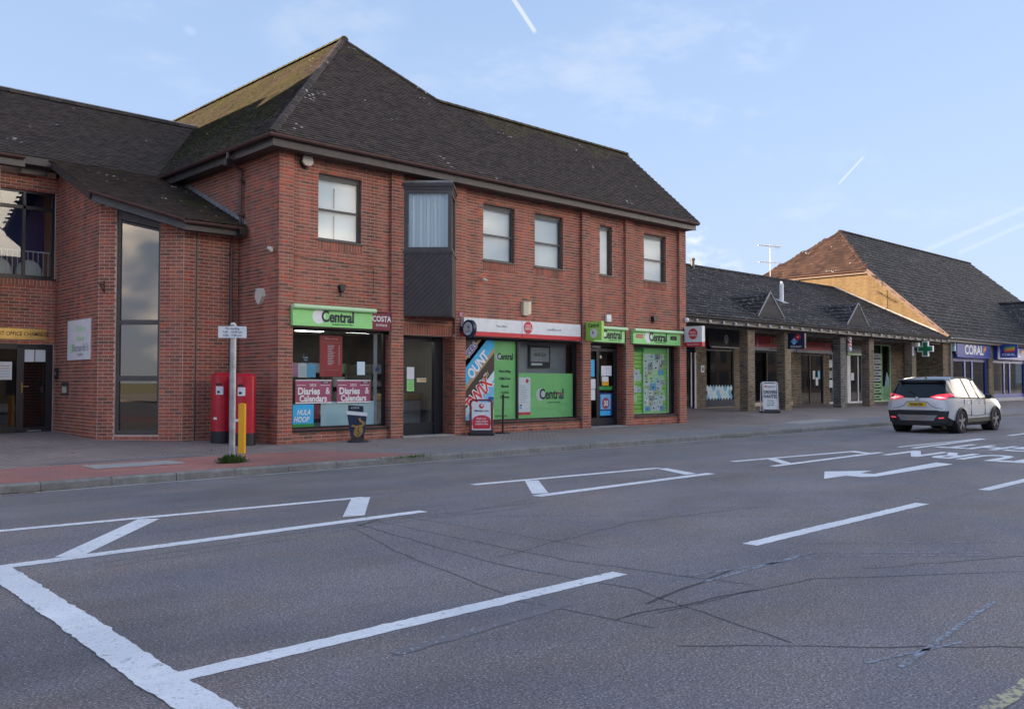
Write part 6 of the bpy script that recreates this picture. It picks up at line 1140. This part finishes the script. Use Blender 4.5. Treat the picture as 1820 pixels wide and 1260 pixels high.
# stations from rear bumper (x=0) to front: x, half widths (sill, waist, belt), heights (floor, sill, waist, belt), roof half width, roof height
ST = [(0.00, .74, .80, .76, .34, .50, .72, .96, .70, 1.00), (.05, .82, .86, .83, .26, .46, .74, 1.00, .74, 1.06), (.20, .87, .90, .875, .22, .40, .76, 1.01, .70, 1.30), (.36, .885, .91, .885, .21, .36, .76, 1.01, .655, 1.50), (.60, .89, .915, .89, .20, .34, .76, 1.005, .64, 1.555), (1.2, .89, .915, .89, .20, .33, .75, .99, .635, 1.60), (1.9, .885, .912, .885, .20, .33, .74, .975, .625, 1.59), (2.4, .885, .912, .885, .20, .33, .74, .965, .61, 1.52), (2.8, .885, .912, .885, .20, .33, .74, .96, .62, 1.30), (3.12, .885, .91, .88, .20, .33, .74, .96, .70, 1.04), (3.5, .88, .905, .86, .20, .34, .73, .93, .66, .985), (3.9, .85, .88, .81, .21, .36, .70, .86, .58, .905), (4.12, .76, .80, .70, .23, .38, .62, .76, .48, .79), (4.2, .60, .64, .56, .28, .42, .58, .68, .40, .70)]
def ring(s): x, ws, ww, wb, zf, zs, zw, zb, wr, zr_ = s; return [V((x, 0, zf)), V((x, -ws*.93, zf)), V((x, -ws, zs)), V((x, -ww, zw)), V((x, -wb, zb)), V((x, -wr, zr_-.03)), V((x, -wr*.75, zr_)), V((x, 0, zr_+.018))]
RG = [ring(s) for s in ST]; nR = len(RG[0])
def strip_part(name, rows, i0, i1, mat, off=0., smooth=True, sides=(1, -1), inset=0):
    m = MB()
    for sg in sides:
        vs_ = []; fs_ = []
        for i in range(i0, i1+1):
            for r_ in rows: p = RG[i][r_].copy(); p.y = (p.y-off*(1 if r_ not in (0, 7) else 0))*sg; vs_.append(p)
        n_ = len(rows)
        for i in range(i1-i0):
            for k in range(n_-1):
                f = (i*n_+k, (i+1)*n_+k, (i+1)*n_+k+1, i*n_+k+1); fs_.append(f if sg > 0 else f[::-1])
        m.add(vs_, fs_, mat)
    o = m.build(name, CT, smooth); return o
N_ = len(ST)-1
strip_part('underbody', (0, 1), 0, N_, 'car_black'); strip_part('cladding', (1, 2), 0, N_, 'car_black'); body = strip_part('body', (2, 3, 4), 0, N_, 'car_silver'); strip_part('roof', (5, 6, 7), 3, 7, 'car_roof'); strip_part('bonnet', (4, 5, 6, 7), 9, N_, 'car_silver')
strip_part('side_glass', (4, 5), 3, 8, 'car_glass'); m = MB()
for sg in (1, -1): m.sweep([V((RG[i][4].x, RG[i][4].y*sg-.004*sg, RG[i][4].z+.008)) for i in range(2, 10)], [(-.010, -.012), (.010, -.012), (.010, .012), (-.010, .012)], 'car_black')
m.build('belt_trim', CT); strip_part('windscreen', (4, 5, 6, 7), 7, 9, 'car_glass'); strip_part('rear_pillar', (4, 5), 1, 3, 'car_roof', .004)
# rear end
def rear(pts, mat, name, dx=-.012, th_=.02):                         # (y, z) points on the tail, y>0 = left
    def tx(z): return (.02 if z < .55 else .0 if z < .98 else .02+(z-.98)*.62)
    m = MB(); P = [V((tx(z)+dx-.02*(1-(abs(y)/.85)**2), y, z)) for y, z in pts]; m.prism(P, (-th_, 0, 0), mat); return m.build(name, CT)
def grid_rear(z0, z1, w0, w1, mat, name, dx=0., n=10, nz=4):
    m = MB(); vs_ = []
    for j in range(nz+1):
        z = z0+(z1-z0)*j/nz; w_ = w0+(w1-w0)*j/nz
        for i in range(n+1):
            y = -w_+2*w_*i/n; k = (abs(y)/w_)**3; x = (.0 if z < .98 else (z-.98)*.62)-.03*(1-k)+dx+.06*k*k; vs_.append(V((x, y, z)))
    m.add(vs_, [(j*(n+1)+i, (j+1)*(n+1)+i, (j+1)*(n+1)+i+1, j*(n+1)+i+1) for j in range(nz) for i in range(n)], mat); return m.build(name, CT, True)
grid_rear(.64, 1.02, .86, .81, 'car_silver', 'tailgate', .0); grid_rear(.30, .64, .80, .86, 'car_black', 'rear_bumper', -.03); grid_rear(.22, .32, .70, .80, 'car_black', 'bumper_lip', -.01)
grid_rear(1.02, 1.44, .80, .66, 'rear_glass', 'rear_window', .0); grid_rear(1.44, 1.50, .66, .645, 'car_black', 'spoiler', -.07, nz=1)
m = MB(); m.prism([(.19, -.655, 1.485), (.19, .655, 1.485), (.42, .64, 1.512), (.42, -.64, 1.512)], (0, 0, .02), 'car_black'); m.build('spoiler_top', CT)
grid_rear(.36, .52, .56, .66, 'chrome', 'skid_plate', -.06)
rear([(.26, .76), (-.26, .76), (-.26, .875), (.26, .875)], 'plate_yellow', 'number_plate', -.022, .012); text('plate_lettering', 'RA68 FJX', (-.072, 0, .818), (0, -1, 0), UZ, .075, 'text_navy', CT, depth=.003, bold=.012, xs=.85)
def rline(pts, name, w_=.007, mat='car_black', off=-.006):
    def rx(y, z): k = min(1, abs(y)/.83)**3; return -.03*(1-k)+.06*k*k+off+(0 if z < .98 else (z-.98)*.62)
    m = MB(); m.sweep([V((rx(y, z), y, z)) for y, z in pts], [(-w_, -w_), (w_, -w_), (w_, w_), (-w_, w_)], mat, up=(-1, 0, 0)); return m.build(name, CT)
rline([(.70, .70), (.52, .725), (.36, .80), (.28, .895), (0, .905), (-.28, .895), (-.36, .80), (-.52, .725), (-.70, .70)], 'tailgate_crease', .005)
rline([(.83, .645), (.5, .648), (0, .65), (-.5, .648), (-.83, .645)], 'bumper_gap', .006); rline([(.40, 1.02), (0, 1.012), (-.40, 1.02)], 'window_sill', .012)
rline([(.02, 1.06), (.12, 1.14), (.30, 1.20)], 'rear_wiper', .007, 'black_plastic', -.02)
for sg in (1, -1): rline([(sg*.60, .44), (sg*.74, .45)], 'bumper_reflector', .016, 'tail_red', -.05)
m = MB(); m.cyl((-.035, 0, .985), (-.045, 0, .985), .055, 'chrome', 18); m.cyl((-.045, 0, .985), (-.048, 0, .985), .04, 'car_silver', 16); m.build('badge', CT)
for sg in (1, -1):
    def tl(pts, mat, name, o1, th_=.03):
        P = []
        for y, z in pts: k = (y/.85)**3; P.append(V((-.035+.09*k*k+max(0, y-.80)*2.2-o1, sg*y, z)))
        m = MB(); m.prism(P if sg < 0 else P[::-1], (.05, 0, 0), mat); return m.build(name, CT)
    tl([(.36, 1.03), (.60, .955), (.80, .965), (.895, 1.06), (.84, 1.13), (.60, 1.10)], 'tail_red', 'tail_light', .012); tl([(.46, 1.03), (.62, .985), (.78, 1.0), (.62, 1.045)], 'tail_clear', 'reflector', .02)
# wheels, arches, mirrors, handles, trim
def wheel(x, sg):
    w_ = thing_local('wheel', (x, sg*.80, .325)); return w_
def thing_local(name, loc): o = bpy.data.objects.new(name, None); COL.objects.link(o); o.parent = CT; o.location = loc; return o
for x in (.76, 3.36):
    for sg in (-1, 1):
        m = MB(); n_ = 28; y0, y1 = sg*.70, sg*.935; prof = [(.22, y0), (.30, y0), (.325, y0+sg*.03), (.325, y1-sg*.03), (.30, y1), (.235, y1-sg*.005), (.225, y1-sg*.03)]; vs_ = []; fs_ = []
        for k in range(n_):
            a = k*2*math.pi/n_; vs_ += [V((x+math.cos(a)*r_, yy_, .325+math.sin(a)*r_)) for r_, yy_ in prof]
        L_ = len(prof); fs_ = [(k*L_+j, ((k+1) % n_)*L_+j, ((k+1) % n_)*L_+j+1, k*L_+j+1) for k in range(n_) for j in range(L_-1)]; m.add(vs_, fs_, 'tyre'); ty = m.build('wheel', CT, True)
        m = MB(); m.cyl((x, sg*.80, .325), (x, sg*.912, .325), .228, 'rim_dark', 24); m.build('rim', ty); m = MB()
        for k in range(5):
            a = k*1.2566+.3; d_ = V((math.cos(a), 0, math.sin(a))); s = V((-math.sin(a), 0, math.cos(a))); q = V((x, sg*.913, .325)); m.prism([q+d_*.03-s*.03, q+d_*.22-s*.018, q+d_*.22+s*.045, q+d_*.03+s*.03], (0, sg*.018, 0), 'rim')
        m.cyl((x, sg*.91, .325), (x, sg*.936, .325), .04, 'rim', 12); m.build('spokes', ty)
        m = MB(); vs_ = []; A0, A1, n2 = -.12, math.pi+.12, 16
        for k in range(n2+1):
            a = A0+(A1-A0)*k/n2; vs_ += [V((x+math.cos(a)*.345, sg*.89, .33+math.sin(a)*.345)), V((x+math.cos(a)*.345, sg*.945, .33+math.sin(a)*.345)), V((x+math.cos(a)*.40, sg*.945, .33+math.sin(a)*.41)), V((x+math.cos(a)*.415, sg*.905, .33+math.sin(a)*.41))]
        m.add(vs_, [(k*4+j, (k+1)*4+j, (k+1)*4+j+1, k*4+j+1) for k in range(n2) for j in range(3)], 'car_black'); m.build('wheel_arch', CT, True)
        m = MB(); m.cyl((x, sg*.60, .34), (x, sg*.9175, .34), .36, 'tyre', 24); m.build('wheel_well', CT)
for sg in (-1, 1):
    m = MB(); m.obox((2.55, sg*.90, .98), (.10, 0, 0), (0, sg*.06, 0), (0, 0, .03), 'car_black'); m.build('mirror_arm', CT); m = MB(); m.sphere((2.58, sg*1.0, 1.04), .10, 'car_black', 12, 8, (.75, 1.05, .78)); m.build('mirror', CT, True)
    for x in (1.25, 2.15): m = MB(); m.sphere((x, sg*.915, .845), .09, 'chrome', 10, 6, (1, .22, .18)); m.build('door_handle', CT, True)
    m = MB(); m.box(1.15, 2.95, min(sg*.885, sg*.925), max(sg*.885, sg*.925), .30, .42, 'car_black'); m.build('side_skirt', CT)
    P = [RG[i][5]+V((0, -.012, .012)) for i in range(3, 8)]; P = [RG[2][4].lerp(RG[2][5], .1)+V((.12, -.02, 0)), RG[2][4].lerp(RG[2][5], .55)+V((.25, -.015, 0))]+[RG[3][5]+V((.22, -.012, -.02))]+P[1:]
    m = MB(); m.sweep([V((p.x, -sg*abs(p.y)*-1 if sg > 0 else p.y, p.z)) for p in P], [(-.012, -.016), (.012, -.016), (.012, .016), (-.012, .016)], 'chrome'); m.build('window_trim', CT)
    for x0 in (1.42, 2.12):                                            # door pillars across the glass
        m = MB(); i = 5 if x0 < 1.9 else 6; f = (x0-ST[i][0])/(ST[i+1][0]-ST[i][0]); a = RG[i][4].lerp(RG[i+1][4], f); b_ = RG[i][5].lerp(RG[i+1][5], f)+V((-.05, 0, 0)); a.y *= -sg; b_.y *= -sg; o_ = V((0, sg*.006, 0)); m.prism([a+o_, a+V((.07, 0, 0))+o_, b_+V((.07, 0, 0))+o_, b_+o_], (0, sg*.006, 0), 'car_black'); m.build('pillar', CT)
    for x0 in (.98, 1.50, 2.55):
        m = MB(); m.box(x0, x0+.005, min(sg*.90, sg*.9165), max(sg*.90, sg*.9165), .47, .95, 'car_black'); m.build('door_gap', CT)
for sg in (1, -1):                                                     # shoulder crease along the flank
    m = MB(); m.sweep([V((.45, sg*.905, .90)), V((1.3, sg*.906, .905)), V((2.4, sg*.902, .885)), V((3.2, sg*.896, .87))], [(-.004, -.010), (.004, -.010), (.006, .004), (-.004, .010)], 'car_silver'); m.build('shoulder_line', CT)
    m = MB(); m.sweep([V((1.15, sg*.905, .50)), V((2.0, sg*.908, .47)), V((2.95, sg*.905, .52))], [(-.004, -.008), (.004, -.008), (.004, .008), (-.004, .008)], 'car_black'); m.build('door_moulding', CT)
m = MB(); m.cyl((.62, 0, 1.57), (.54, 0, 1.66), .02, 'car_black', 8, .006); m.build('aerial', CT)

# ------------------------------------------------------------------ the other side of the road, seen only mirrored in the windows
def far_house(x, w_, h_, y, label):
    t = thing('far_house', (x, y, 0), label, 'building', 'buildings across the road'); m = MB(); m.box(x, x+w_, y-9, y, -.1, h_, 'interior_dark'); m.build('wall', t)
    m = MB(); m.prism([(x-.3, y+.4, h_), (x-.3, y-9.4, h_), (x-.3, y-4.5, h_+3.4)], (w_+.6, 0, 0), 'dark_tile'); m.build('roof', t)
    for k in range(int(w_/2.4)):
        a = x+.7+k*2.4; q = MB(); q.box(a, a+1.2, y, y+.05, 3.6, 5.0, 'frame_black'); q.build('window', t); q = MB(); q.box(a-.3, a+1.6, y, y+.05, .5, 2.5, 'frame_black'); q.build('window', t)
    m = MB(); m.box(x+.3, x+w_-.3, y, y+.12, 2.7, 3.2, 'brown_paint'); m.build('fascia', t)
for x, w_, h_, l in ((-48, 17, 5.8, 'terraced shop mirrored farthest left in the window glass'), (-30, 14, 6.2, 'terraced shop mirrored in the tall stair window'), (-15, 18, 5.6, 'terraced shop facing the brick corner across the road'), (4, 15, 6.4, 'terraced shop facing the post office window across the road'), (20, 20, 5.6, 'terraced shop facing the parade across the road'), (41, 22, 6.0, 'terraced shop across the road beyond the parade'), (64, 24, 5.8, 'terraced shop across the road past the betting shop'), (89, 30, 6.2, 'terraced shop farthest right across the road'), (120, 40, 6.0, 'terraced shop across the road far beyond the betting shop'), (162, 50, 6.4, 'terraced shop at the far end across the road'), (-75, 26, 5.6, 'terraced shop farthest left across the road')): far_house(x, w_, h_, -34, l)
